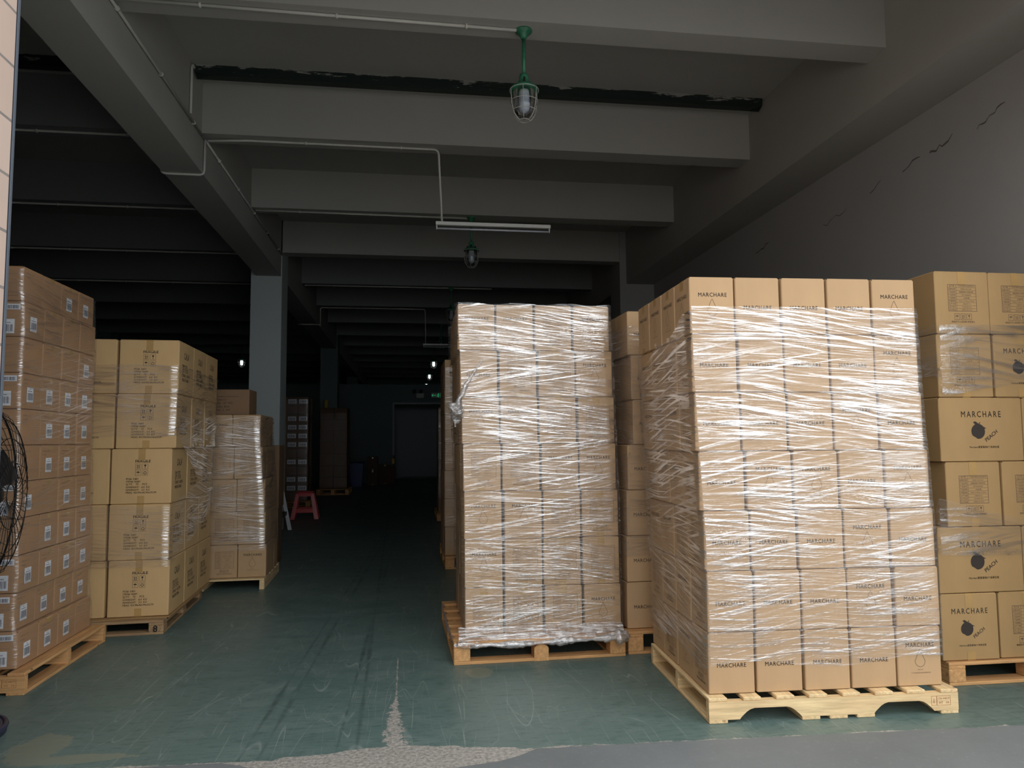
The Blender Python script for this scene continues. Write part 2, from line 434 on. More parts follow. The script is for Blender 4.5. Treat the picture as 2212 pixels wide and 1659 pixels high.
# ------------------------------------------------------------------ the building
ZB, ZS, ZG = 4.283, 4.78, 3.91            # beam soffit, slab, girder soffit
XW, XL = 4.03, -10.5                      # right wall face, far left wall face
GL, GR = (-2.30, -1.94), (3.56, XW)       # girders
YB = [2.66+2.24*i for i in range(15)]     # beam fronts
YE = 36.0
b = MB(); b.box(XL-.2, XW+.2, 3.16, YE+.2, -.2, 0); struct('floor', b, FLOOR)
b = MB(); b.box(-30, 30, -40, 3.16, -.2, -.0); YARD = plaster('yard_concrete_bounce', (.42, .42, .41)); fl = struct('trim_1', b, YARD); fl['label'] = 'unseen concrete yard outside the loading door, paled to bounce light'  # unseen ground, lightened to bounce daylight up to the front ceiling
# sloped sill line: apron concrete laid over the green paint, a few millimetres proud
b = MB()
sil = []
for i in range(81):
    x = -2.4+i*.09
    hp = max(0, 1-((x+.08)/.62)**2)**.5 if abs(x+.08) < .62 else 0
    sil.append((x, 3.335-.045*x-.17*hp+.010*mnoise.noise(Vector((x*7, 0, 0)))+.006*mnoise.noise(Vector((x*31, 0, 4)))))
for i in range(80):
    (xa, ya), (xb, yb) = sil[i], sil[i+1]
    b.quad((xa, 1.2, .003), (xb, 1.2, .003), (xb, yb, .003), (xa, ya, .003))
    b.quad((xa, ya, .003), (xb, yb, .003), (xb, yb+.004, 0), (xa, ya+.004, 0))
struct('trim_2', b, APRON)
b = MB(); b.box(XL-.2, XW+.2, 2.9, YE+.2, ZS, ZS+.2); struct('ceiling', b, CEIL)
b = MB(); b.box(XW, XW+.25, 2.9, YE, 0, ZS)
wr = struct('wall_right', b, WALL)
b = MB()
def crack(pts, wd=.006):
    for i in range(len(pts)-1):
        (y0, z0), (y1, z1) = pts[i], pts[i+1]
        w0 = wd*(.4+.6*abs(math.sin(i*2.3))); w1 = wd*(.4+.6*abs(math.sin((i+1)*2.3)))
        b.quad((XW-.0015, y0, z0-w0), (XW-.0015, y1, z1-w1), (XW-.0015, y1, z1+w1), (XW-.0015, y0, z0+w0))
random.seed(5)
def jag(y0, z0, y1, z1, n):
    return [(y0+(y1-y0)*i/n+random.uniform(-.01, .01), z0+(z1-z0)*i/n+random.uniform(-.02, .02)) for i in range(n+1)]
crack(jag(4.35, 3.62, 4.62, 3.56, 8), .006); crack(jag(4.85, 3.60, 5.1, 3.55, 7), .009); crack(jag(5.2, 3.57, 5.42, 3.55, 5), .007)
crack(jag(5.7, 3.56, 5.85, 3.5, 3), .005); crack(jag(6.2, 3.48, 6.6, 3.42, 7), .004); crack(jag(7.7, 3.55, 8.0, 3.5, 5), .008); crack(jag(9.2, 3.5, 9.5, 3.42, 5), .008)
ck = obj('crack', b, plain('crack_dark', (.13, .12, .11), .9), wr)  # dark grey tone of the cracks in the plaster
b = MB(); b.box(XL-.2, XL, 2.9, YE, 0, ZS); struct('wall_left', b, WALL)
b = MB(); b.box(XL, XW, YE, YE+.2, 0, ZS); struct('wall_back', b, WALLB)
# front wall: left pier (tiled outside), right pier, lintel
b = MB(); b.box(XL-.2, -1.72, 2.9, 3.12, 0, ZS); struct('wall_front', b, WALL)
b = MB(); b.box(3.62, XW+.2, 2.9, 3.12, 0, ZS); struct('wall_front_right', b, WALL)
b = MB(); b.box(-1.72, 3.62, 2.9, 3.12, 3.9, ZS+1.5); struct('wall_above_opening', b, WALL)
# partition with the goods door, and the girders
YP = 25.0
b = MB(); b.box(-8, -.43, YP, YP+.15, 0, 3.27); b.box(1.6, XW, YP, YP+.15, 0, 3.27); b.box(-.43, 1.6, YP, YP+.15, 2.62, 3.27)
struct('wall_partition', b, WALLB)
b = MB(); b.box(-.49, -.43, YP-.02, YP+.17, 0, 2.66); b.box(1.6, 1.66, YP-.02, YP+.17, 0, 2.66); b.box(-.43, 1.6, YP-.02, YP+.17, 2.60, 2.66)
struct('trim_3', b, plain('door_frame_grey', (.30, .34, .36), .5))
b = MB(); b.box(-.60, 1.8, 27.75, 27.85, 0, 3.2)
d1 = struct('door_1', b, plain('blue_grey_door', (.045, .065, .085), .4))
b = MB(); b.box(-.62, -.60, 25.15, 27.75, 0, 3.2); b.box(1.8, 1.82, 25.15, 27.75, 0, 3.2); b.box(-.6, 1.8, 27.6, 27.75, 0, .06)
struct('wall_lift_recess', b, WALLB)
b = MB(); b.bbox(-.505, -.425, YP-.06, YP-.02, .12, .9, .01, 0)
bmp = obj('corner_guard', b, BLACK); tag(bmp, 'black and yellow striped corner guard on the goods door jamb', 'corner guard')
for z in (.2, .62):
    b = MB(); b.box(-.507, -.423, YP-.0625, YP-.022, z, z+.17); obj('yellow_band', b, YELLOW, bmp)
for nm, (a, c_) in (('left', GL), ('right', GR)):
    b = MB(); b.box(a, c_, 2.9, YE, ZG, ZS); struct('ceiling_girder_'+nm, b, CEIL)
for i, y in enumerate(YB):
    if y < 3.1: continue
    for a, c_, t in ((GL[1], GR[0], 'centre'), (XL, GL[0], 'left')):
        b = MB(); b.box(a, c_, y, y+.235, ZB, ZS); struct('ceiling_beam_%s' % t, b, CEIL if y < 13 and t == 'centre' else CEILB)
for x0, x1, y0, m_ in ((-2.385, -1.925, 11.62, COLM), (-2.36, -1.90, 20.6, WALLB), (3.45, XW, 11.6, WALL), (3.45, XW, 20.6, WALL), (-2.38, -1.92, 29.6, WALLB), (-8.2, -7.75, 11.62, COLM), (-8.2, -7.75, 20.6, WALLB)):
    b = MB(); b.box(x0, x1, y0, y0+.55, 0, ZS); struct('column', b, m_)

# tiled reveal at the left of the opening
def tile_mat():
    m, nt, p, o = mat('pink_beige_tile')
    co = coords(nt); sp = nt.nodes.new('ShaderNodeSeparateXYZ'); nt.links.new(co, sp.inputs[0])
    cb = nt.nodes.new('ShaderNodeCombineXYZ'); nt.links.new(sp.outputs[1], cb.inputs[0]); nt.links.new(sp.outputs[2], cb.inputs[1])
    br = N(nt, 'ShaderNodeTexBrick', Scale=1.0); br.offset = 0.0
    br.inputs['Brick Width'].default_value = .45; br.inputs['Row Height'].default_value = .2153
    br.inputs['Mortar Size'].default_value = .006
    br.inputs['Color1'].default_value = (.68, .52, .43, 1); br.inputs['Color2'].default_value = (.74, .58, .49, 1); br.inputs['Mortar'].default_value = (.30, .27, .25, 1)
    nt.links.new(cb.outputs[0], br.inputs['Vector']); 
    n = noise(nt, co, 6, 4)
    nt.links.new(mixc(nt, ramp(nt, n, .4, .8, 0, .3), br.outputs[0], (.6, .48, .42)), p.inputs['Base Color'])
    p.inputs['Roughness'].default_value = .35
    bump(nt, p, br.outputs['Fac'], -.3, .003)
    return m
b = MB(); b.box(-1.72, -1.504, -5, 2.98, 0, 4.7); struct('trim_4', b, tile_mat())  # reveal extended unseen behind the camera to block light from the left
b = MB(); b.box(-1.72, -1.506, 2.98, 2.992, 0, 4.2, 1); b.box(-1.72, -1.502, 2.992, 3.004, 0, 4.2, 0); struct('trim_5', b, [plain('shutter_guide_steel', (.25, .29, .34), .35, .5), plain('shutter_guide_rubber', (.02, .025, .04), .6)])
b = MB(); b.box(-1.72, -1.58, 3.004, 3.12, 0, 4.8); struct('trim_6', b, WALL)

# ------------------------------------------------------------------ printing on the cartons
_tx = {}
def text_polys(body, size, bold=0.0, spacing=1.0, align='CENTER', shear=0.0, res=2):
    k = (body, size, bold, spacing, align, shear)
    if k in _tx: return _tx[k]
    cu = bpy.data.curves.new('t', 'FONT'); cu.body = body; cu.size = size; cu.offset = bold; cu.space_character = spacing
    cu.offset = 0.0; cu.align_x = align; cu.align_y = 'CENTER'; cu.shear = shear; cu.resolution_u = res
    o = bpy.data.objects.new('t', cu); C.objects.link(o)
    bpy.context.view_layer.update()
    me = bpy.data.meshes.new_from_object(o.evaluated_get(bpy.context.evaluated_depsgraph_get()))
    out = [[(me.vertices[i].co.x, me.vertices[i].co.y) for i in p.vertices] for p in me.polygons]
    bpy.data.objects.remove(o); bpy.data.curves.remove(cu); bpy.data.meshes.remove(me)
    _tx[k] = out; return out
def fitw(body, width, bold=0.0, spacing=1.0, shear=0.0, align='CENTER', hscale=1.0):
    P = text_polys(body, 1.0, bold, spacing, 'CENTER', shear)
    xs = [p[0] for q in P for p in q]; ys = [p[1] for q in P for p in q]
    s = width/(max(xs)-min(xs)); cx = (max(xs)+min(xs))/2; cy = (max(ys)+min(ys))/2
    if align == 'LEFT': cx = min(xs)
    out = [[((x-cx)*s, (y-cy)*s*hscale) for x, y in q] for q in P]
    if bold: out = out+[[(x+bold*s*1.6, y) for x, y in q] for q in out]+[[(x+bold*s*.8, y+bold*s) for x, y in q] for q in out]
    return out
def at(P, u, v, rot=0.0):
    c_, s_ = math.cos(rot), math.sin(rot)
    return [[(u+x*c_-y*s_, v+x*s_+y*c_) for x, y in q] for q in P]
def rect(u0, u1, v0, v1, n=6):
    out = []
    if abs(u1-u0) > abs(v1-v0):
        for i in range(n):
            a, c_ = u0+(u1-u0)*i/n, u0+(u1-u0)*(i+1)/n; out.append([(a, v0), (c_, v0), (c_, v1), (a, v1)])
    else:
        for i in range(n):
            a, c_ = v0+(v1-v0)*i/n, v0+(v1-v0)*(i+1)/n; out.append([(u0, a), (u1, a), (u1, c_), (u0, c_)])
    return out
def frame(u0, u1, v0, v1, t):
    return rect(u0, u1, v0, v0+t)+rect(u0, u1, v1-t, v1)+rect(u0, u0+t, v0, v1)+rect(u1-t, u1, v0, v1)
def line(pts, t, closed=False):
    out = []; n = len(pts)
    for i in range(n if closed else n-1):
        a = Vector(pts[i]); c_ = Vector(pts[(i+1) % n]); d = (c_-a).normalized(); q = Vector((-d.y, d.x))*t/2; e = d*t/3
        out.append([tuple(a-q-e), tuple(c_-q+e), tuple(c_+q+e), tuple(a+q-e)])
    return out
def ic_umbrella(u, v, s):
    P = [[(u-.32*s, v+.02*s), (u+.32*s, v+.02*s), (u+.22*s, v+.2*s), (u, v+.28*s), (u-.22*s, v+.2*s)]]
    return P+line([(u, v+.05*s), (u, v-.28*s), (u-.08*s, v-.3*s)], .05*s)
def ic_up(u, v, s):
    P = rect(u-.3*s, u+.3*s, v-.32*s, v-.26*s, 1)
    for d in (-.15*s, .15*s):
        P += rect(u+d-.05*s, u+d+.05*s, v-.26*s, v+.16*s, 1)+[[(u+d-.12*s, v+.12*s), (u+d+.12*s, v+.12*s), (u+d, v+.34*s)]]
    return P
def ic_glass(u, v, s):
    return [[(u-.19*s, v+.33*s), (u-.15*s, v+.08*s), (u, v-.04*s), (u+.15*s, v+.08*s), (u+.19*s, v+.33*s)][::-1]]+rect(u-.03*s, u+.03*s, v-.3*s, v, 1)+rect(u-.14*s, u+.14*s, v-.33*s, v-.27*s, 1)
def ic_recycle(u, v, s):
    P = []
    for k in range(3):
        a = math.radians(90+120*k)
        p = [(u+.28*s*math.cos(a+math.radians(d)), v-.03*s+.28*s*math.sin(a+math.radians(d))) for d in (-42, 42)]
        P += line(p, .11*s)
    return P
def mk_drop(w_, h, side=False):
    P = at(fitw('MARCHARE', w_*.64, .012, 1.12, hscale=1.1), 0.02*w_, h*.19)
    out = []
    for i in range(25):
        a = math.pi*2*i/24; 
    pts = [(0, h*.115), (-.035*w_, h*.075), (-.085*w_, -.03*h), (-.115*w_, -.075*h), (-.105*w_, -.115*h), (-.075*w_, -.15*h), (-.035*w_, -.17*h), (.0, -.175*h), (.04*w_, -.172*h), (.08*w_, -.152*h), (.105*w_, -.12*h), (.115*w_, -.075*h), (.09*w_, -.035*h)]
    thin = line([(x+.01*w_, y) for x, y in pts], .006*w_*1.4, True)
    thin += at(fitw('JUMI.COS', w_*.12), .01*w_, -.225*h)
    thin += at(fitw('㊣广州玛莎美容化妆品科技有限公司', w_*.44), .02*w_, -.275*h)
    return [(P, 1), (thin, 2)]
def mk_name(w_, h): return [(at(fitw('MARCHARE', w_*.63, .012, 1.12, hscale=1.1), .0, -.03*h), 1)]
ROWS = [('生产商', '广州玛莎美容化妆品有限公司'), ('品牌名称', '玛莎莱 MARCHARE'), ('产品名称', '蜜蜜蜜桃8个装美妆蛋'), ('产品条码', '6971556560587'), ('产品规格', '100盒/箱'), ('外箱规格', '420mm X 320mm X 350mm'), ('生产日期', '2020.07.15'), ('生产批号', 'MC2020071501'), ('执行标准', 'Q/MSL 001-2019')]
def mk_table(w_, h, px=.30, v0=-.20, v1=.31, dx=.02):
    P = []; T = []
    u0, u1 = (-px+dx)*w_, (px+.06+dx)*w_; a, c_ = v0*h, v1*h; t = .006*w_
    P += frame(u0, u1, a, c_, t*1.2)
    dv = (c_-a)/9; um = u0+(u1-u0)*.30
    T += rect(um-t/3, um+t/3, a, c_)
    for i in range(1, 9): T += rect(u0, u1, a+dv*i-t/3, a+dv*i+t/3, 4)
    for i, (l, r_) in enumerate(ROWS):
        y = c_-dv*(i+.5)
        T += at(fitw(l, (um-u0)*.2*min(len(l), 4)), (u0+um)/2, y)
        wd = sum(2 if ord(ch) > 255 else 1 for ch in r_)
        T += at(fitw(r_, (u1-um)*min(.86, wd*.037)), (um+u1)/2, y)
    s = .095*w_; y = v0*h-.085*h
    cu = (u0+u1)/2
    for k, ic in enumerate((ic_umbrella, ic_up, ic_glass)):
        x = cu+(k-1)*s*1.18
        P += frame(x-s/2, x+s/2, y-s*.56, y+s*.56, t)+ic(x, y, s)
    P += at(fitw('美丽的不止是面膜 更是面孔', (u1-u0)*.82, .004), cu, y-.08*h)
    return [(P, 2), (T, 2)]
def mk_peach(w_, h, k=1.0):
    P = at(fitw('MARCHARE', .215*k, .012, 1.35, hscale=1.25), .0, h*.24)
    c = (-.02*k, -.01); r = .036*k
    sil = []
    for i in range(22):
        a = math.pi*2*i/22
        rr = r*(1+.05*math.cos(2*a)); 
        if math.radians(225) < a < math.radians(255): rr *= .9
        sil.append((c[0]+rr*math.cos(a)*.98, c[1]+rr*math.sin(a)*1.08))
    P += [sil]
    P += [[(c[0]-.026*k, c[1]+.046*k), (c[0]-.012*k, c[1]+.049*k), (c[0]+.006*k, c[1]+.036*k), (c[0]+.046*k, c[1]+.014*k), (c[0]+.02*k, c[1]+.012*k), (c[0]-.012*k, c[1]+.030*k)][::-1]]
    P += line([(c[0]+.004*k, c[1]+.034*k), (c[0]+.012*k, c[1]+.044*k)], .004*k)
    P += at(fitw('PEACH', .078*k, .02), c[0]+.070*k, c[1]-.022*k, R(36))
    T = at(fitw('Marchare蜜蜜蜜桃8个装美妆蛋', .16*k, .01), .01*k, -.272*h)
    return [(P, 1), (T, 1)]
def mk_cala_front(w_, h):
    P = at(fitw('FRAGILE', .25*w_, .035, hscale=.95), .02*w_, .275*h)
    s = .095*w_
    for (i, j, ic) in ((0, 0, ic_up), (1, 0, ic_glass), (0, 1, ic_umbrella), (1, 1, ic_recycle)):
        x = -.055*w_+i*s*1.2; y = .18*h-j*s*1.18
        P += frame(x-s/2, x+s/2, y-s/2, y+s/2, .008*s*1.6+.0012)+ic(x, y, s)
    L = ['PO#: 5401', 'ITEM# 76087', 'Q,TY:    72     PCS', 'G/WEIGHT:   6.0  KG', 'N/WEIGHT:   3.5  KG', 'MEAS: 42CMx36CMx35CM']
    wd = [.20, .235, .345, .39, .39, .50]
    for i, (t, q) in enumerate(zip(L, wd)):
        P += at(fitw(t, q*w_, .022, align='LEFT', shear=.08), -.25*w_, -.045*h-i*.049*h)
    return [(P, 1)]
def mk_cala_side(w_, h):
    P = at(fitw('CALA', .30*w_, .03, 1.2, shear=.25, hscale=1.5), -.04*w_, .24*h)+at(fitw('o', .03*w_, .0), .14*w_, .29*h)
    for i, (t, q) in enumerate((("ITEM 'TOTE'", .33), ('QTY: 72 PCS', .38), ('CTN.NO. 1/ -60CTNS', .50), ('MADE IN CHINA', .42))):
        P += at(fitw(t, q*w_, .025, align='LEFT', hscale=1.35), -.30*w_, .04*h-i*.085*h)
    return [(P, 1)]
def mk_boxfront(w_, h):
    P = []
    for k in range(2): P += frame(.02+k*.026, .044+k*.026, h*.5-.062, h*.5-.034, .003)+ic_up(.032+k*.026, h*.5-.048, .02)
    P += at(fitw('FRAGILE', .05), .045, h*.5-.074)+at(fitw('GROSS WT: 9KGS', .08), .04, -.005)
    return [(P, 1)]
def mk_boxside(w_, h):
    return [(at(fitw('ITEM NO.: 1337', .085), -.045, h*.33)+at(fitw('12 PCS', .04), -.065, h*.22), 2)]
def mk_note(w_, h):
    P = []
    for i, (t, q) in enumerate((('Guangzhou Distribution Inc', .5), ('PO# 6117', .22), ('Qty:   60   PCS', .36), ('Color: Black', .3), ('Box:  2  of 8', .3))):
        P += at(fitw(t, q*w_, .004, align='LEFT'), -.25*w_, .22*h-i*.13*h)
    return [(P, 1)]
MARKS = dict(drop=mk_drop, name=mk_name, table=mk_table, tableS=lambda w_, h: mk_table(w_, h, .235, -.14, .29, -.03), peach=lambda w_, h: mk_peach(w_, h, 1.0), peachw=lambda w_, h: mk_peach(w_, h, 1.15),
             calaF=mk_cala_front, calaS=mk_cala_side, bf=mk_boxfront, bs=mk_boxside, note=mk_note)

BULGE = .0022
def carton_mesh(w_, d, h, F=None, L=None, Rr=None, m_=None, n=6):
    """carton, origin at the centre of its bottom; faces slightly bowed, edges rounded"""
    mb = MB(); e = .0055
    def bulge(u, v, W, Hh): return BULGE*(1-(2*u/W)**2)*(1-(2*v/Hh)**2)
    faces = {'F': (Vector((0, -d/2, h/2)), Vector((1, 0, 0)), Vector((0, 0, 1)), w_, h), 'B': (Vector((0, d/2, h/2)), Vector((-1, 0, 0)), Vector((0, 0, 1)), w_, h),
             'L': (Vector((-w_/2, 0, h/2)), Vector((0, -1, 0)), Vector((0, 0, 1)), d, h), 'R': (Vector((w_/2, 0, h/2)), Vector((0, 1, 0)), Vector((0, 0, 1)), d, h),
             'T': (Vector((0, 0, h)), Vector((1, 0, 0)), Vector((0, 1, 0)), w_, d), 'D': (Vector((0, 0, 0)), Vector((1, 0, 0)), Vector((0, -1, 0)), w_, d)}
    for k, (c, U, V, W, Hh) in faces.items():
        nn = n if k in 'FLR' else 1
        nrm = U.cross(V); n0 = len(mb.v)
        for j in range(nn+1):
            for i in range(nn+1):
                g = .012 if k == 'D' else e
                u = (-W/2+g)+(W-2*g)*i/nn; v = (-Hh/2+g)+(Hh-2*g)*j/nn
                mb.v.append(tuple(c+U*u+V*v+nrm*(bulge(u, v, W, Hh) if k in 'FLRB' else 0)))
        for j in range(nn):
            for i in range(nn):
                a = n0+j*(nn+1)+i; mb.f.append((a, a+1, a+nn+2, a+nn+1)); mb.m.append(0); mb.sm.append(False)
    # rounded edges, undercut bottom edge
    X, Yy, Z = w_/2, d/2, h; ub = .012
    for sx in (-1, 1):
        for sy in (-1, 1):
            p = [(sx*X, sy*(Yy-e)), (sx*(X-e*.3), sy*(Yy-e*.3)), (sx*(X-e), sy*Yy)]
            if sx*sy > 0: p = p
            for i in range(2):
                a, c2 = p[i], p[i+1]
                if sx*sy < 0: a, c2 = c2, a
                mb.quad((*a, e), (*c2, e), (*c2, Z-e), (*a, Z-e))
    for zt, s in ((Z, 1), (0, -1)):
        for sy in (-1, 1):
            g = e if s > 0 else ub
            q = [(-(X-e), sy*Yy, zt-s*e), (X-e, sy*Yy, zt-s*e), (X-g, sy*(Yy-g), zt), (-(X-g), sy*(Yy-g), zt)]
            mb.quad(*(q if sy*s < 0 else q[::-1]))
        for sx in (-1, 1):
            g = e if s > 0 else ub
            q = [(sx*X, -(Yy-e), zt-s*e), (sx*X, Yy-e, zt-s*e), (sx*(X-g), Yy-g, zt), (sx*(X-g), -(Yy-g), zt)]
            mb.quad(*(q if sx*s > 0 else q[::-1]))
    for k, mk in (('F', F), ('L', L), ('R', Rr)):
        if not mk: continue
        c, U, V, W, Hh = faces[k]; nrm = U.cross(V)
        for polys, mi in MARKS[mk](W, Hh):
            for q in polys:
                ar = sum(q[i][0]*q[(i+1) % len(q)][1]-q[(i+1) % len(q)][0]*q[i][1] for i in range(len(q)))
                if ar < 0: q = q[::-1]
                mb.poly([c+U*u+V*v+nrm*(bulge(u, v, W, Hh)+.0006) for u, v in q], mi)
    return mb.mesh('carton', [m_, INK, INK_THIN])
def tape_mesh(w_, d, h, axis, top, bot, tw=.048):
    """tape over a flap seam with tails down two faces; axis 'Y' = tails on front and back, 'X' = on the sides"""
    o = .0012; L_ = (d if axis == 'Y' else w_)/2; W = tw/2; res = []
    def P(a, t, z): return (t, a, z) if axis == 'Y' else (a, -t, z)
    def B(z): return BULGE*(1-(2*(z-h/2)/h)**2)+o
    for zz, tl in ((h, top), (0, bot)):
        if not tl: continue
        s = -1 if zz else 1
        path = [(-(L_+B(zz+s*tl*i/5)), zz+s*tl*i/5) for i in range(5, 0, -1)]+[(-(L_+o), zz+s*.006), (-(L_-.004), zz-s*o*.4), (L_-.004, zz-s*o*.4), (L_+o, zz+s*.006)]+[((L_+B(zz+s*tl*i/5)), zz+s*tl*i/5) for i in range(1, 6)]
        mb = MB()
        for a, z in path: mb.v += [P(a, -W, z), P(a, W, z)]
        for i in range(len(path)-1):
            q = (2*i, 2*i+1, 2*i+3, 2*i+2)
            mb.f.append(q if (zz > 0) else q[::-1]); mb.m.append(0); mb.sm.append(False)
        res.append(mb.mesh('packing_tape', TAPE))
    return res
def label_mesh(lw, lh, nb=14, seed=1, small=False):
    """white barcode sticker, in the plane y = 0 facing -y, centre at origin"""
    mb = MB(); rnd = random.Random(seed)
    mb.box(-lw/2, lw/2, -.0004, 0, -lh/2, lh/2, 0)
    def r_(u0, u1, v0, v1): mb.quad((u0, -.0008, v0), (u1, -.0008, v0), (u1, -.0008, v1), (u0, -.0008, v1), 1)
    top = .0 if small else lh*.12
    u = -lw*.4
    while u < lw*.4:
        a = rnd.uniform(.6, 2.2)*lw/48; r_(u, min(u+a, lw*.42), -lh*.36, top if not small else lh*.25); u += a+rnd.uniform(.6, 2)*lw/48
    if not small:
        r_(-lw*.06, lw*.06, lh*.36, lh*.41); 
        for k in range(9): r_(-lw*.34+k*lw*.075, -lw*.34+k*lw*.075+lw*.055, lh*.22, lh*.27)
        for k in range(7): r_(-lw*.3+k*lw*.09, -lw*.3+k*lw*.09+lw*.03, -lh*.44, -lh*.405)
    return mb.mesh('barcode_label', [LABELW, LABELB])
LAB_SIDE = label_mesh(.075, .085, seed=3)
LAB_BIG = label_mesh(.12, .082, seed=7)
LAB_SMALL = label_mesh(.075, .033, seed=11, small=True)
LAB_FAR = label_mesh(.17, .09, seed=5, small=True)

ORD = ['top', 'second', 'third', 'fourth', 'fifth', 'sixth', 'seventh', 'eighth', 'ninth', 'tenth', 'eleventh', 'twelfth']
def rowname(k, n):
    if k == 0: return 'top row'
    if k == n-1: return 'bottom row'
    return ORD[k]+' row down'
def colname(i, n):
    if n == 2: return ('left column', 'right column')[i]
    if i == 0: return 'leftmost'
    if i == n-1: return 'rightmost'
    if n % 2 and i == n//2: return 'middle column'
    return 'second from left' if i == 1 else 'second from right'
LOOK = dict(drop='drop-logo carton', name='name-only carton', table='table-printed carton', tableS='table-printed carton', peach='peach-logo carton', calaF='fragile-marked carton', calaS='large carton', bf='low barcoded carton', note='brown carton')
LOOK[None] = 'kraft carton'

_proto = {}
STUFF = MB()
def stuff_carton(size, mw):
    w_, d, h = size; n0 = len(STUFF.v)
    STUFF.bbox(-w_/2, w_/2, -d/2, d/2, 0, h, .005)
    for i in range(n0, len(STUFF.v)): STUFF.v[i] = tuple(mw @ Vector(STUFF.v[i]))
def place_carton(key, size, marks, mat_, tape, mw, label, group, labels=()):
    """first time a kind is wanted it is built with its parts; afterwards it is copied"""
    if key not in _proto:
        o = bpy.data.objects.new('carton', carton_mesh(*size, *marks, mat_))
        kids = []
        if tape: kids += [bpy.data.objects.new('packing_tape', me) for me in tape_mesh(*size, *tape)]
        for me, loc, rz in labels:
            k = bpy.data.objects.new('barcode_label', me); k.matrix_local = TR(*loc, rz); kids.append(k)
        _proto[key] = (o, kids); first = True
    else: first = False
    src, kids = _proto[key]
    o = src if first else src.copy()
    C.objects.link(o); o.matrix_world = mw
    for k in kids:
        c = k if first else k.copy()
        c.parent = o; c.matrix_parent_inverse = Matrix()
        C.objects.link(c)
    tag(o, label, 'carton', group)
    return o

rnd = random.Random(11)
def stack_matrix(x, y, rz): return TR(x, y, 0, rz)

def build_stack(name, x, y, rz, z0, hz, pw, pd, nx, ny, rows, size, mat_, dxs, cells, side, sname, group, tapes, lefts=None, jit=.0028, labels=None, dz=None):
    """rows: top to bottom list of front marks per column.  cells(r,i,j) -> keep?"""
    n = len(rows)
    for r, fm in enumerate(rows):
        k = n-1-r
        ldx = dxs[k]
        for i in range(nx):
            for j in range(ny):
                if not cells(r, i, j): continue
                f = fm[i] if j == 0 else None
                L = Rm = None
                if side == 'L' and i == 0: L = lefts[r][j]
                if side == 'R' and i == nx-1: Rm = lefts[r][j]
                lx = ldx+(i+.5)*pw+rnd.uniform(-jit, jit); ly = (j+.5)*pd+rnd.uniform(-jit*1.5, jit*.8)+(.004 if j == 0 else 0)
                if dz: zz = z0+k*hz+dz(r, i, j)
                else: zz = z0+k*hz
                mw = TR(x, y, 0, rz) @ TR(lx, ly, zz, R(rnd.uniform(-.45, .45)))
                tp = tapes(f, L or Rm, r, i, j)
                lb = labels(r, i, j) if labels else ((), 0)
                if name == 'S1' and i == 0: stuff_carton(size, mw); continue
                key = (group, f, L, Rm, tp, lb[1])
                look = LOOK[f if j == 0 else None]
                if j == 0: lab = '%s, %s, %s, front of %s' % (look, rowname(r, n), colname(i, nx), sname)
                else:
                    pos = ('next behind the corner', 'second behind the corner', 'third behind the corner', 'fourth behind corner', 'fifth behind corner')[j-1]
                    lab = '%s, %s, %s, %s side of %s' % ('carton', rowname(r, n), pos, 'left' if i == 0 else 'right', sname)
                place_carton(key, size, (f, L, Rm), mat_, tp, mw, lab, group, lb[0])

def film(name, x, y, rz, x0, x1, y0, y1, zlo, zhi, dxf, mat_, label, off=.010, amp=.004, seed=0, group=None, arcs=None, step=.05, zstep=.03):
    """stretch film hugging a stack: a closed skin; zlo/zhi functions of (side, t)"""
    P = []
    c = .02
    cor = [(x0-off, y0-off), (x1+off, y0-off), (x1+off, y1+off), (x0-off, y1+off)]
    u = 0.0
    for s in range(4):
        a = Vector(cor[s]); b_ = Vector(cor[(s+1) % 4]); L_ = (b_-a).length; d = (b_-a)/L_
        n = max(2, int(L_/step)); nrm = Vector((d.y, -d.x))
        for i in range(n):
            t = c/L_+(1-2*c/L_)*i/(n-1)
            P.append((a+d*(t*L_), nrm, u+t*L_, s, t))
        u += L_
    P.append((P[0][0], P[0][1], u+c, 0, P[0][4]))
    zs = [zhi(p[3], p[4])-zlo(p[3], p[4]) for p in P]
    nz = max(2, int(max(zs)/zstep))
    vs = []; uvs = []
    for (p, nrm, uu, s, t) in P:
        lo, hi = zlo(s, t), zhi(s, t)
        for k in range(nz+1):
            z = lo+(hi-lo)*k/nz
            q = mnoise.noise(Vector((uu*3+seed, z*14, seed)))*amp+abs(mnoise.noise(Vector((uu*9, z*40, seed+4))))*amp*.6
            e = p+nrm*q
            vs.append((e.x+dxf(z), e.y, z)); uvs.append((uu, z))
    fs = []
    for i in range(len(P)-1):
        for k in range(nz):
            a = i*(nz+1)+k; fs.append((a, a+nz+1, a+nz+2, a+1))
    me = bpy.data.meshes.new(name); me.from_pydata(vs, [], fs)
    uvl = me.uv_layers.new(name='UVMap')
    for l in me.loops: uvl.data[l.index].uv = uvs[l.vertex_index]
    for p in me.polygons: p.use_smooth = True
    me.materials.append(mat_)
    o = link(name, me, None, TR(x, y, 0, rz)); tag(o, label, 'stretch wrap', group)
    return o
def lerp_layers(dxs, z0, hz):
    def f(z):
        k = (z-z0)/hz-.5; k = max(0, min(len(dxs)-1.001, k)); i = int(k); t = k-i
        return dxs[i]*(1-t)+dxs[i+1]*t
    return f

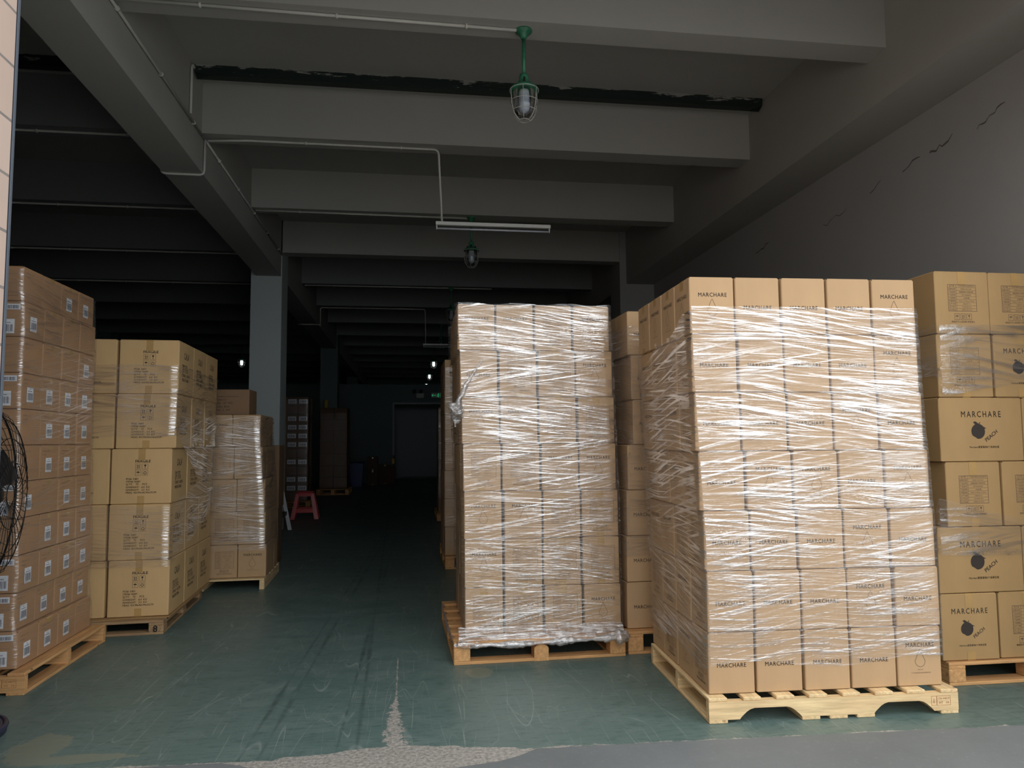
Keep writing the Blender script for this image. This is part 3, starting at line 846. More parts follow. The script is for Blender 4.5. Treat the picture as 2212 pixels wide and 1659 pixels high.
# ------------------------------------------------------------------ pallets (origin: front-left floor corner)
def part(name, t, W, a, ax=0, bev=.003):
    b = MB(); b.bbox(*a, bev); return obj(name, b, W[ax], t)
def pallet_stringer(mw, w_, d, h, W, label, notch=True, nb=7, group='wooden pallets', stamp=True, ends=True):
    """stringers run left-right, boards run front-back"""
    t = thing('pallet', label, 'pallet', mw, group)
    tb = .017; hs = h-2*tb
    for yy in (0, d/2-.019, d-.038):
        prof = [(0, tb), (w_, tb), (w_, h-tb), (0, h-tb)]
        if notch:
            def nn(c): return [(c-.155, tb), (c-.145, tb+.012), (c-.118, tb+hs*.42), (c-.10, tb+hs*.54), (c-.08, tb+hs*.60), (c+.08, tb+hs*.60), (c+.10, tb+hs*.54), (c+.118, tb+hs*.42), (c+.145, tb+.012), (c+.155, tb)]
            prof = [(0, tb)]+nn(w_*.242)+nn(w_*.777)+[(w_, tb), (w_, h-tb), (0, h-tb)]
        b = MB()
        A = [(p[0], yy, p[1]) for p in prof]; B = [(p[0], yy+.038, p[1]) for p in prof]
        b.poly(A); b.poly(B[::-1])
        for i in range(len(prof)): j = (i+1) % len(prof); b.quad(A[j], A[i], B[i], B[j])
        if yy == 0 and stamp:
            pass
        s_ = obj('stringer', b, W[0], t)
        if yy == 0 and stamp:
            m2 = MB()
            P = frame(-.05, -.022, -.022, .022, .0015)+frame(-.022, .05, -.022, .022, .0015)+at(fitw('IPPC', .022), -.036, 0, R(90))+at(fitw('CN-44019', .06), .014, .01)+at(fitw('HT', .02), .0, -.01)+at(fitw('DB', .015), .034, -.01)
            for q in P: m2.poly([(w_-.09+u, -.0006, h*.55+v) for u, v in q])
            obj('heat_treatment_stamp', m2, plain('stamp_ink', (.30, .10, .04), .8), s_)
    bw = .092
    for k in range(nb):
        xx = (w_-bw)*k/(nb-1)
        part('deck_board', t, W, (xx+rnd.uniform(-.004, .004), xx+bw, -.002+rnd.uniform(0, .006), d, h-tb, h), 1)
    for xx in (0, w_*.365, w_*.475, w_*.585, w_-bw) if nb > 5 else (0, w_/2-bw/2, w_-bw):
        part('bottom_board', t, W, (xx, xx+bw, .0, d, 0, tb), 1)
    return t
def pallet_block(mw, w_, d, h, W, label, group='wooden pallets', nb=6, bottom_front=True, roundmid=False):
    t = thing('pallet', label, 'pallet', mw, group)
    tb = .018; bl = h-3*tb
    for xi, xx in enumerate((0, w_/2-.045, w_-.10)):
        for yi, yy in enumerate((0, d/2-.05, d-.10)):
            b = MB()
            if roundmid and xi == 1 and yi == 0:
                r_ = .045; prof = [(xx, 0.001), (xx+.09, 0.001)]+[(xx+.045+r_*math.cos(a), tb+bl-.025+.025*math.sin(a)) for a in [math.pi*i/10 for i in range(11)]]
                b.prism(prof, 1, -.004, .10)
            else: b.bbox(xx, xx+(.09 if xi == 1 else .10), yy-.001, yy+.10, tb, tb+bl, .004)
            obj('block', b, W[1], t)
    for yy in (0, d/2-.05, d-.10): part('bottom_board', t, W, (0, w_, yy, yy+.10, 0, tb), 0)
    for xx in (0, w_-.10): part('bottom_board', t, W, (xx, xx+.10, .10, d-.10, 0, tb), 1)
    for xx in (0, w_/2-.045, w_-.10): part('stringer_board', t, W, (xx, xx+.10, 0, d, tb+bl, tb*2+bl), 1)
    bw = .10
    for k in range(nb):
        yy = (d-bw)*k/(nb-1); part('deck_board', t, W, (0, w_, yy, yy+bw, tb*2+bl, h), 0)
    return t

# ================================================================== S6: wide stack at right
S6 = dict(x=1.43, y=3.495, rz=R(-2.4))
D6 = [.012, .012, .006, -.008, -.022, -.032, -.038]
HZ = .293
rows6 = [['drop', 'name', 'name', 'name', 'drop'], ['name', 'name', 'name', 'name', 'drop'], ['name', 'name', 'name', 'drop', 'name'], ['name', 'drop', 'drop', 'name', 'drop'],
         ['name', 'name', 'name', 'drop', 'name'], ['name', 'name', 'name', 'drop', 'name'], ['name', 'name', 'name', 'name', 'drop']]
left6 = [['drop', 'drop', 'drop', 'drop'], ['table', 'table', 'drop', 'drop'], ['table', 'drop', 'table', 'drop'], ['table', 'drop', 'drop', 'table'], ['table', 'table', 'drop', 'drop'], ['table', 'drop', 'table', 'table'], ['table', 'drop', 'table', 'drop']]
pallet_stringer(TR(1.425, 3.455, 0, R(-2.7)), 1.262, .98, .118, W_PALE, 'pale pine pallet with notched front stringer under the wide five-column stack', nb=8)
dz6 = {(0, 1): -.006, (0, 2): -.004}
build_stack('S6', S6['x'], S6['y'], S6['rz'], .118, HZ, .2425, .2385, 5, 4, rows6, (.2318, .2285, HZ-.0008), K_LIGHT, D6,
            lambda r, i, j: j == 0 or i == 0, 'L', 'wide five-column stack', 'small kraft cartons in the wide five-column stack',
            lambda f, s, r, i, j: ('X', .05, .03) if (r == 0 and i == 0) else None, left6)
FILM6 = film_mat('stretch_film_dense', 1.3, 1.0, .55, fine=.8)
def hi6(s, t):
    if s == 0: return 2.015
    if s == 1: return 2.015-.05*t
    if s == 2: return 1.96
    return 1.93-.14*abs(math.sin(t*7))*.3-.10*(1-t)+(.085*t*t)
film('stretch_wrap', S6['x'], S6['y'], S6['rz'], 0, 5*.2425, 0, 4*.2385, lambda s, t: .255+.02*math.sin(t*9+s), hi6, lerp_layers(D6, .118, HZ), FILM6,
     'clear streaky stretch wrap around the wide five-column stack', seed=2.0, group='stretch wraps')

# ================================================================== S4: middle stack
D4 = [.012, .010, .003, .003, -.012, -.018, -.026, -.050]
D4 = [.008, .004, .004, -.004, -.014, -.02, -.036]
HM = .299
rows4 = [['drop', 'drop', 'table', 'drop'], ['name', 'table', 'table', 'drop'], ['drop', 'drop', 'table', 'table'], ['table', 'table', 'drop', 'drop'],
         ['drop', 'drop', 'table', 'table'], ['drop', 'table', 'table', 'table'], ['table', 'table', 'table', 'drop']]
lf = [[None]*5]*7
pallet_block(TR(.282, 4.578, 0, R(1.0)), 1.078, 1.18, .135, W_ORNG, 'orange pine block pallet under the four-column middle stack', roundmid=True)
X4, Y4, R4 = .345, 4.675, R(-.6)
build_stack('S4', X4, Y4, R4, .1355, HM, .2515, .25, 4, 4, rows4, (.2385, .238, HM-.0008), K_LIGHT, D4,
            lambda r, i, j: j == 0 or i == 0, 'L', 'four-column middle stack', 'small kraft cartons in the four-column middle stack',
            lambda f, s, r, i, j: ('Y', .05, .035) if f == 'table' else None, lf)
FILM4 = film_mat('stretch_film_middle', 1.05, 4.0, .8, fine=1.0)
f4 = film('stretch_wrap', X4, Y4, R4, 0, 4*.2515, 0, 4*.25, lambda s, t: .13, lambda s, t: 2.232+.006*math.sin(t*20), lerp_layers(D4, .1355, HM), FILM4,
          'clear wrinkled stretch wrap around the four-column middle stack, roped at its foot', seed=7.0, amp=.006, group='stretch wraps')
# roped skirt along the foot of the wrap and a twisted tail at the left edge
def crumple(path, rad, seed, seg=12, n=60, rough_=.6):
    pts = [Vector(p) for p in path]; L_ = [0]
    for i in range(1, len(pts)): L_.append(L_[-1]+(pts[i]-pts[i-1]).length)
    out = []
    for k in range(n+1):
        s = L_[-1]*k/n
        i = max(j for j in range(len(L_)-1) if L_[j] <= s+1e-9)
        t = (s-L_[i])/max(1e-9, L_[i+1]-L_[i]); out.append(pts[i].lerp(pts[i+1], t))
    mb = MB(); rr = [rad(k/n) if callable(rad) else rad for k in range(n+1)]
    mb.tube(out, rr, seg)
    for i, v in enumerate(mb.v):
        q = Vector(v); k = min(n, i//seg)
        d = q-out[k]; f = 1+rough_*(mnoise.noise(q*32+Vector((seed, 0, 0)))+.5*mnoise.noise(q*75))
        mb.v[i] = tuple(out[k]+d*f)
    return mb
cc = [(-.045, -.10, .118), (.3, -.105, .112), (.6, -.105, .118), (.96, -.105, .128), (1.02, -.08, .128)]
obj('film_rope', crumple(cc, lambda t: .016+.006*math.sin(t*23)+(.022 if t > .93 else 0), 1, n=90), ROPE, f4)
obj('film_rope', crumple([(-.05, -.10, .118), (-.08, .4, .118), (-.085, 1.0, .12)], .012, 3, n=50), ROPE, f4)
b = MB()                                   # sloping skirt between the cartons and the rope
nS = 60
for i in range(nS):
    for k in range(3):
        def S(i, k):
            x = -.03+1.04*i/nS; t = k/3
            return (x, -.012-.088*t+.004*mnoise.noise(Vector((x*30, t*3, 2))), .20-.085*t+.006*mnoise.noise(Vector((x*22, t*4, 9))))
        b.quad(S(i, k+1), S(i+1, k+1), S(i+1, k), S(i, k), smooth=True)
sk = obj('film_skirt', b, ROPE, f4)
tail = [(-.02, -.02, 1.53), (-.03, -.028, 1.60), (.02, -.026, 1.70), (.08, -.024, 1.80), (.13, -.022, 1.87)]
obj('film_tail', crumple(tail, lambda t: .018*(1-t)+.003, 5, n=40, rough_=.9), ROPE, f4)
b = crumple([(-.025, -.02, 1.62), (-.045, -.04, 1.56), (-.04, -.05, 1.50), (-.05, -.03, 1.44)], lambda t: .006+.032*math.sin(t*3.1)**2, 8, n=30, rough_=1.5)
obj('film_tail', b, ROPE, f4)

# ================================================================== S5: stack half hidden between the two
D5 = [-.005, .0, .006, .014, .055, .045, .03]
X5, Y5, R5 = 1.405, 4.68, R(.8)
rows5 = [['name', None, None, None]]*7
pallet_block(TR(1.385, 4.62, 0, R(.8)), 1.10, 1.12, .14, W_ORNG, 'orange pine block pallet half hidden behind the wide stack')
build_stack('S5', X5, Y5, R5, .1405, .2945, .2515, .25, 4, 4, rows5, (.2465, .245, .2937), K_LIGHT, D5,
            lambda r, i, j: (i == 0), 'L', 'half-hidden stack between', 'small kraft cartons in the half-hidden stack',
            lambda f, s, r, i, j: ('X', .05, .03) if j else None, lf)
film('stretch_wrap', X5, Y5, R5, 0, 4*.2515, 0, 4*.25, lambda s, t: .6, lambda s, t: 2.1, lerp_layers(D5, .14, .2945), film_mat('stretch_film_between', .9, 8.0, .8),
     'clear stretch wrap on the half-hidden stack between the middle and wide stacks', seed=3.0, group='stretch wraps')

# ================================================================== S7: right-edge stack
X7, Y7, R7 = 2.925, 3.775, R(-.5)
pallet_block(TR(2.925, 3.755, 0, R(-.5)), 1.06, 1.1, .125, W_ORNG, 'orange pine block pallet at the right edge under the large cartons')
H7 = .3625
G7 = 'large kraft cartons in the right-edge stack'
rows7 = [  # (dx, kind, marks)
    (0.045, 'n', ['tableS', 'tableS', 'tableS']), (.045, 'n', ['tableS', 'peach', 'tableS']), (.03, 'w', ['peachw', 'peachw']),
    (.055, 'n', ['tableS', 'tableS', 'tableS']), (-.015, 'w', ['peachw', 'peachw']), (-.01, 'n', ['peach', 'tableS', 'peach'])]
LOOK['peachw'] = 'wide peach-logo carton'
for r, (dx, kd, mk) in enumerate(rows7):
    k = 5-r; z = .1255+k*H7
    if kd == 'n': ww, dd, nx, ny, tp = .345, .53, 3, 2, ('Y', .075, .05)
    else: ww, dd, nx, ny, tp = .525, .35, 2, 3, ('X', .07, .05)
    for i in range(nx):
        for j in range(ny):
            if (j and i) or (i > 1): 
                if j == 0: stuff_carton((ww-.006, dd-.008, H7-.0008), TR(X7, Y7, 0, R7) @ TR(dx+(i+.5)*ww, .5*dd, z))
                continue
            f = mk[i] if j == 0 else None
            mw = TR(X7, Y7, 0, R7) @ TR(dx+(i+.5)*ww+rnd.uniform(-.003, .003), (j+.5)*dd+rnd.uniform(-.004, .004), z, R(rnd.uniform(-.5, .5) if not (r == 5 and i == 0) else -1.0))
            if j == 0: lab = '%s, %s, %s of the right-edge stack' % (LOOK[f], rowname(r, 6), colname(i, nx))
            else: lab = 'large carton, %s, %s place back on left side of right-edge stack' % (rowname(r, 6), ('second', 'third')[j-1])
            place_carton((G7, kd, f), (ww-.006, dd-.008, H7-.0008), (f, None, None), K_GOLD, tp, mw, lab, G7)
FILM7 = film_mat('stretch_film_thin', .85, 12.0, 1.4, .2, .45)
dx7 = lambda z: .03 if z > 1.2 else 0.0
film('stretch_wrap', X7, Y7, R7, 0.0, 1.05, 0, 1.06, lambda s, t: 1.58+.16*t if s == 0 else 1.7, lambda s, t: 1.99, lambda z: .045, FILM7,
     'torn clear wrap band across the upper right-edge cartons', seed=9.0, amp=.009, group='stretch wraps')
film('stretch_wrap', X7, Y7, R7, 0.0, 1.05, 0, 1.06, lambda s, t: .70-.02*t if s == 0 else .72, lambda s, t: 1.02-.35*min(1, t*1.3)*.6 if s == 0 else .9, lambda z: -.012, FILM7,
     'torn clear wrap band across the lower right-edge cartons', seed=5.0, amp=.009, group='stretch wraps')

# ================================================================== S1: left-edge stack with barcode stickers
X1, Y1, R1 = -2.13, 4.49, R(.2)
H1 = .2045
D1 = [.010, -.014, 0, -.008, -.014, -.02, -.024, -.028, -.024, -.024, -.04]
pallet_stringer(TR(-3.02, 4.43, 0, 0), .975, 1.09, .118, W_ORNG, 'orange pine pallet at the left edge under the barcoded cartons', notch=False, nb=6)
stick1 = {0: (2, 3), 1: (0,), 2: (3,), 3: (0, 1, 2, 3), 4: (1, 2, 3), 5: (1, 2, 3), 6: (0, 2, 3), 7: (1, 2, 3), 8: (0, 1, 2, 3), 9: (0, 1, 2, 3), 10: (0, 1, 2)}
front1 = {1, 3, 6, 8, 9, 10}
W1, DD1 = .36, .245
def lab1(r, i, j):
    L_ = []; code = 0
    if i == 1 and j in stick1[r]: L_.append((LAB_SIDE, ((W1-.006)/2+.0042, -.02, .085), R(90))); code |= 1
    if j == 0 and r in front1: L_ += [(LAB_BIG, (.07, -(DD1-.006)/2-.0042, .06), 0), (LAB_SMALL, (.12, -(DD1-.006)/2-.0042, H1-.032), 0)]; code |= 2
    return tuple(L_), code
build_stack('S1', X1-2*W1, Y1, R1, .1185, H1, W1, DD1, 2, 4, [['bf', 'bf']]*11, (W1-.006, DD1-.006, H1-.0008), K_BROWN, D1,
            lambda r, i, j: i == 1 or j == 0, 'R', 'left-edge stack', 'low barcoded cartons in the left-edge stack', lambda f, s, r, i, j: ('X', .03, .0) if j in (1, 2) else None,
            [['bs']*4]*11, labels=lab1)
film('stretch_wrap', X1-2*W1, Y1, R1, 0, 2*W1, 0, 4*DD1, lambda s, t: .13, lambda s, t: 2.35, lerp_layers(D1, .118, H1), film_mat('stretch_film_left', .6, 17.0, .5, fine=1.1),
     'clear streaked stretch wrap around the left-edge barcoded stack', seed=1.0, group='stretch wraps')

# ================================================================== S2: large fragile cartons
X2, Y2, R2 = -1.705, 5.72, R(2.2)
H2, W2, DP2 = .4025, .43, .445
D2 = [0, -.006, .0, .024, .030]
tp2 = pallet_block(TR(-2.60, 5.61, 0, R(3.0)), .89, 1.25, .10, W_OLD, 'weathered old pallet under the large fragile-marked cartons', nb=5)
b = MB()
for q in at(fitw('8', .028, .03), .835, .042): b.poly([(u, -.006, v) for u, v in q])
obj('painted_number', b, INK, tp2)
t2 = [['calaF', 'calaF']]*5
build_stack('S2', X2-2*W2-.0, Y2, R2, .1055, H2, W2, DP2, 2, 3, t2, (W2-.016, DP2-.012, H2-.0008), K_TAN, D2, lambda r, i, j: i == 1 or j == 0, 'R', 'fragile-marked stack',
            'large fragile-marked cartons', lambda f, s, r, i, j: ('Y', .085, .06) if j == 0 else None, [['calaS']*3]*5)
b = MB()                                   # the torn cardboard sheet under the lowest cartons
ed = [(-.03, -.035), (.28, -.04), (.36, -.055), (.40, -.04), (.52, -.03), (.60, -.01), (.62, 1.30), (-.03, 1.30)]
ed = [(-.05, -.14), (.02, -.13), (.10, -.12), (.16, -.135), (.20, -.11), (.30, -.09), (.42, -.05), (.55, -.025), (.70, -.02), (.87, -.02), (.87, 1.3), (-.05, 1.3)]
b.poly([(x, y, .1005) for x, y in ed][::-1]); b.poly([(x, y, .1045) for x, y in ed])
for i in range(len(ed)): j = (i+1) % len(ed); b.quad((*ed[i], .1005), (*ed[j], .1005), (*ed[j], .1045), (*ed[i], .1045))
o = obj('cardboard_sheet', b, K_GOLD, None, TR(X2-2*W2, Y2, 0, R2)); tag(o, 'torn flat cardboard sheet lying on the weathered pallet', 'cardboard sheet')
FILM2 = film_mat('stretch_film_fragile', .9, 21.0, .6, .2)
def lo2(s, t):
    if s == 0: return 1.40 if t > .1 else 1.5
    if s == 1: return 1.40-.65*max(0, t-.05)
    return .9
film('stretch_wrap', X2-2*W2, Y2, R2, 0, 2*W2-.008, 0, 3*DP2, lo2, lambda s, t: 1.93, lerp_layers(D2, .11, H2), FILM2,
     'torn stretch wrap over the upper fragile-marked cartons', seed=6.0, amp=.008, group='stretch wraps')
film('stretch_wrap', X2-2*W2, Y2, R2, 0, 2*W2-.008, 0, 3*DP2, lambda s, t: (.46 if s == 0 else (.46+.28*t if s == 1 else .7)), lambda s, t: (.90 if s == 0 else (.90+.22*t if s == 1 else 1.1)), lerp_layers(D2, .11, H2), FILM2,
     'stretch wrap band over the lower fragile-marked cartons', seed=8.0, amp=.008, group='stretch wraps')

# ================================================================== S3: small carton stack behind
X3, Y3, R3 = -1.56, 7.24, R(1.5)
D3 = [0, -.008, -.022, -.05, -.07]
H3 = .303
t = thing('pallet', 'pale thin pallet under the five-row stack behind the fragile cartons', 'pallet', TR(-2.38, 7.17, 0, R(1.5)), 'wooden pallets')
for xx in (0, .50, 1.03): part('stringer', t, W_PALE, (xx, xx+.045, 0, .95, 0, .085), 1)
for k in range(6): part('deck_board', t, W_PALE, (0, 1.075, k*.17, k*.17+.10, .085, .10), 0)
rows3 = [['table', 'drop', 'table'], ['table', 'table', 'table'], ['table', 'table', 'table'], ['table', 'table', 'table'], ['table', 'table', 'drop']]
build_stack('S3', X3-2*.2575, Y3, R3, .1005, H3, .2575, .25, 3, 3, rows3, (.2525, .245, H3-.0008), K_LIGHT, D3, lambda r, i, j: (j == 0 and i > 0) or i == 2, 'R', 'five-row stack behind',
            'small kraft cartons in the five-row stack', lambda f, s, r, i, j: None, [[None]*3]*5)
film('stretch_wrap', X3-2*.2575, Y3, R3, .2575, 3*.2575, 0, 3*.25, lambda s, t: .35, lambda s, t: 1.60, lerp_layers(D3, .1, H3), film_mat('stretch_film_small', 1.2, 29.0, .5),
     'stretch wrap around the five-row stack behind the fragile cartons', seed=4.0, group='stretch wraps')
place_carton('note', (.40, .32, .245), ('note', None, None), K_DARK, None, TR(-1.70, 7.52, 1.6165, R(-1)), 'dull brown carton lying on top of the five-row stack', None)
# darker cartons behind it
for k, (xx, yy, sx_, sy_, zz, hh, lb) in enumerate(((-1.72, 8.42, .40, .42, 1.30, .31, 'dark brown carton topmost behind the five-row stack'), (-1.72, 8.42, .40, .42, .865, .434, 'dark brown carton second from top behind the five-row stack'),
        (-1.72, 8.42, .40, .42, .43, .434, 'dark brown carton third from top behind the five-row stack'), (-1.72, 8.42, .40, .42, 0, .429, 'dark brown carton lowest behind the five-row stack'),
        (-1.455, 8.75, .075, .50, .62, .70, 'upper flat dark carton standing on edge beside the tall column'), (-1.465, 8.75, .075, .50, 0, .619, 'lower flat dark carton standing on edge beside the tall column'))):
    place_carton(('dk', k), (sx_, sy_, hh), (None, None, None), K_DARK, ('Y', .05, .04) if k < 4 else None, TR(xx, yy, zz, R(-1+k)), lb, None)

# ================================================================== stacks further back
def far_stack(x, y, rz, w_, d, h, nx, ny, n, z0, m_, sname, group, sidevis, show, mark=None, labs=None, dx=None):
    for r in range(n):
        for i in range(nx):
            for j in range(ny):
                if not (j == 0 or (sidevis == 'L' and i == 0) or (sidevis == 'R' and i == nx-1)): continue
                k = n-1-r
                mw = TR(x, y, 0, rz) @ TR((i+.5)*w_+rnd.uniform(-.004, .004)+(dx[k] if dx else 0), (j+.5)*d+rnd.uniform(-.004, .004), z0+k*h, R(rnd.uniform(-.6, .6)))
                f = mark if j == 0 else None
                if not show(r, i, j): stuff_carton((w_-.006, d-.006, h-.0008), mw); continue
                lb = labs(r, i, j) if labs else ((), 0)
                if j == 0: lab = 'dim carton, %s, %s, front of %s' % (rowname(r, n), colname(i, nx), sname)
                else: lab = 'dim carton, %s, %s place back, %s' % (rowname(r, n), ('second', 'third', 'fourth')[j-1], sname)
                place_carton((group, f, lb[1]), (w_-.006, d-.006, h-.0008), (f, None, None), m_, None, mw, lab, group, lb[0])
# behind the middle stack
pallet_block(TR(.40, 7.95, 0, R(.5)), 1.06, 1.1, .135, W_ORNG, 'pallet hidden in shadow behind the four-column middle stack')
rows8 = [['name', None, None, None]]*7
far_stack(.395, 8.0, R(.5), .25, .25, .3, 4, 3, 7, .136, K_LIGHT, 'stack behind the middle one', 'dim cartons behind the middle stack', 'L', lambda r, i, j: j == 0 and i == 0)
film('stretch_wrap', .395, 8.0, R(.5), 0, 1.0, 0, .75, lambda s, t: .2, lambda s, t: 2.15, lambda z: 0, film_mat('stretch_film_back', .5, 33.0, .6),
     'stretch wrap around the dim stack just behind the middle stack', seed=4.0, group='stretch wraps')
pallet_block(TR(.50, 12.75, 0, 0), 1.06, 1.1, .135, W_ORNG, 'second pallet deep in shadow behind the middle stack')
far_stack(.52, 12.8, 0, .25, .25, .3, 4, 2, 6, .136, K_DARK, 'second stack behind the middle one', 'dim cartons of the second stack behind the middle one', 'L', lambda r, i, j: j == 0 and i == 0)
film('stretch_wrap', .52, 12.8, 0, 0, 1.0, 0, .5, lambda s, t: .4, lambda s, t: 1.9, lambda z: 0, film_mat('stretch_film_deep', .4, 39.0, .6),
     'stretch wrap around the second dim stack behind the middle one', seed=5.0, group='stretch wraps')
# behind the tall column
pallet_block(TR(-3.0, 15.95, 0, 0), 1.0, 1.0, .13, W_ORNG, 'pallet in shadow behind the tall grey column')
def labB(r, i, j):
    if j == 0 and r in (0, 2, 3, 4, 5, 7, 9, 10): return (((LAB_FAR, (0.0, -.155, .09), 0),), 1)
    return ((), 0)
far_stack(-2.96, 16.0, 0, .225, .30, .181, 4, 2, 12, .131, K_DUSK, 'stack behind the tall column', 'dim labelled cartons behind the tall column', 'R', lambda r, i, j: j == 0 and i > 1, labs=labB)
film('stretch_wrap', -2.96, 16.0, 0, 0, .9, 0, .6, lambda s, t: .15, lambda s, t: 2.25, lambda z: 0, film_mat('stretch_film_column', .25, 41.0, .8),
     'stretch wrap around the labelled stack behind the tall column', seed=5.5, group='stretch wraps')
pallet_block(TR(-2.30, 19.5, 0, 0), .82, 1.0, .15, W_ORNG, 'pallet under the dim seven-row stack by the far column')
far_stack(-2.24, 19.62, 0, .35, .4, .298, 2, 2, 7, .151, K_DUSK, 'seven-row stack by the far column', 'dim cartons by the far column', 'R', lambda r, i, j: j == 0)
film('stretch_wrap', -2.24, 19.62, 0, 0, .70, 0, .8, lambda s, t: .2, lambda s, t: 2.1, lambda z: 0, film_mat('stretch_film_far', .08, 47.0, .8, .6),
     'stretch wrap around the dim seven-row stack by the far column', seed=6.5, group='stretch wraps')
b = MB(); b.lathe([(.001, 0), (.055, 0), (.055, .22), (.001, .22)], seg=16)
o = obj('tape_roll', b, plain('yellow_roll', (.55, .45, .10), .6), None, Matrix.Translation((-2.30, 19.9, 2.255+.0))); tag(o, 'small yellow cylinder standing on the stack by the far column', 'roll')
o.matrix_world = Matrix.Translation((-2.12, 19.9, 2.238))
# blue bin, low boxes by the goods door
b = MB()
b.prism([(-1.73, 22.9), (-1.33, 22.9), (-1.33, 23.3), (-1.73, 23.3)], 2, .02, .74)
t = thing('storage_bin', 'dark blue plastic bin standing by the back partition', 'bin', TR(-1.53, 23.1))
b = MB()
lo_, hi_ = [(-.17, -.17), (.17, -.17), (.17, .17), (-.17, .17)], [(-.21, -.2), (.21, -.2), (.21, .2), (-.21, .2)]
for i in range(4):
    j = (i+1) % 4; b.quad((*lo_[i], 0), (*lo_[j], 0), (*hi_[j], .72), (*hi_[i], .72)); b.quad((*hi_[i], .72), (*hi_[j], .72), tuple([*(c*.9 for c in hi_[j]), .72]), tuple([*(c*.9 for c in hi_[i]), .72]))
    b.quad(tuple([*(c*.9 for c in hi_[i]), .72]), tuple([*(c*.9 for c in hi_[j]), .72]), tuple([*(c*.9 for c in lo_[j]), .02]), tuple([*(c*.9 for c in lo_[i]), .02]))
b.poly([(*p, 0) for p in lo_][::-1]); obj('body', b, BLUE, t)
b = MB(); b.tube([(x*1.03, y*1.03, .72) for x, y in hi_], .016, 8, closed=True); obj('rim', b, BLUE, t)
for (xx, yy, ww, dd, zz, hh, lb) in ((-1.08, 23.7, .33, .35, .0, .46, 'dark carton on the floor behind the blue bin'), (-1.08, 23.7, .33, .35, .461, .42, 'dark carton stacked on another behind the blue bin'),
        (-.72, 24.3, .36, .4, 0, .62, 'dark carton right of the pair behind the blue bin'), (-.50, 23.9, .001, .001, 0, .001, None), (-.36+.0, 24.55, .001, .001, 0, .001, None)):
    if lb: place_carton(('bd', lb), (ww, dd, hh), (None, None, None), K_DUSK, ('Y', .05, .04), TR(xx, yy, zz, R(3)), lb, None)
place_carton(('bd', 'last'), (.22, .3, .56), (None, None, None), plain('dark_red_carton', (.14, .05, .035), .7), None, TR(-.62+.0, 24.75, 0, 0) @ TR(.28-.16, -.35, 0), 'dark reddish box nearest the goods door jamb', None)

# ------------------------------------------------------------------ stool
t = thing('stool', 'red plastic stool standing on the floor beside the tall column', 'stool', TR(-1.80, 13.70, 0, R(3)))
b = MB(); b.bbox(-.145, .145, -.135, .135, .455, .485, .012)
b.bbox(-.155, .155, -.145, .145, .43, .465, .012); obj('seat', b, RED, t)
for sx_ in (-1, 1):
    for sy_ in (-1, 1):
        b = MB()
        top = (sx_*.125, sy_*.115, .44); bt = (sx_*.205, sy_*.175, 0)
        a = Vector(top); c_ = Vector(bt); wd0, wd1 = .03, .038
        for k0 in range(4):
            p = a.lerp(c_, k0/4); q = a.lerp(c_, (k0+1)/4); h0 = wd0+(wd1-wd0)*k0/4; h1 = wd0+(wd1-wd0)*(k0+1)/4
            P = [(p.x+x_*h0, p.y+y_*h0*.8, p.z) for x_, y_ in ((-1, -1), (1, -1), (1, 1), (-1, 1))]; Q = [(q.x+x_*h1, q.y+y_*h1*.8, q.z) for x_, y_ in ((-1, -1), (1, -1), (1, 1), (-1, 1))]
            for i in range(4): j = (i+1) % 4; b.quad(Q[i], Q[j], P[j], P[i])
            if k0 == 3: b.poly(Q[::-1])
            if k0 == 0: b.poly(P)
        obj('leg', b, RED, t)
for sy_ in (-1, 1):
    b = MB(); b.bbox(-.17, .17, sy_*.155-.012, sy_*.155+.012, .11, .185, .006); obj('stretcher', b, RED, t)
    b = MB(); b.bbox(-.12, .12, sy_*.135-.010, sy_*.135+.010, .395, .45, .006); obj('apron', b, RED, t)
for sx_ in (-1, 1):
    b = MB(); b.bbox(sx_*.18-.012, sx_*.18+.012, -.15, .15, .11, .185, .006); obj('stretcher', b, RED, t)
# folded step ladder leaning by the column
t = thing('step_ladder', 'folded white metal ladder with black treads leaning beside the tall column', 'ladder', TR(-2.02, 12.1, 0, 0))
for k, (x0, x1, yy) in enumerate(((.06, -.12, -.50), (.20, .03, -.15))):
    b = MB(); a = Vector((x0+.02, yy-.0, 0)); c_ = Vector((x1-.02, yy+.22, .82)); d = (c_-a)
    P = [Vector((-.028, 0, 0)), Vector((.028, 0, 0)), Vector((.028, .03, 0)), Vector((-.028, .03, 0))]
    for i in range(4): j = (i+1) % 4; b.quad(a+P[i], a+P[j], c_+P[j], c_+P[i])
    b.poly([a+p for p in P][::-1]); b.poly([c_+p for p in P]); obj('rail', b, ALU, t)
for z in (.22, .50, .72):
    k = z/.82; b = MB(); b.bbox(.08-.2*k, .22-.2*k, -.42+.22*k, -.10+.22*k, z, z+.06, .006); obj('tread', b, BLACK, t)

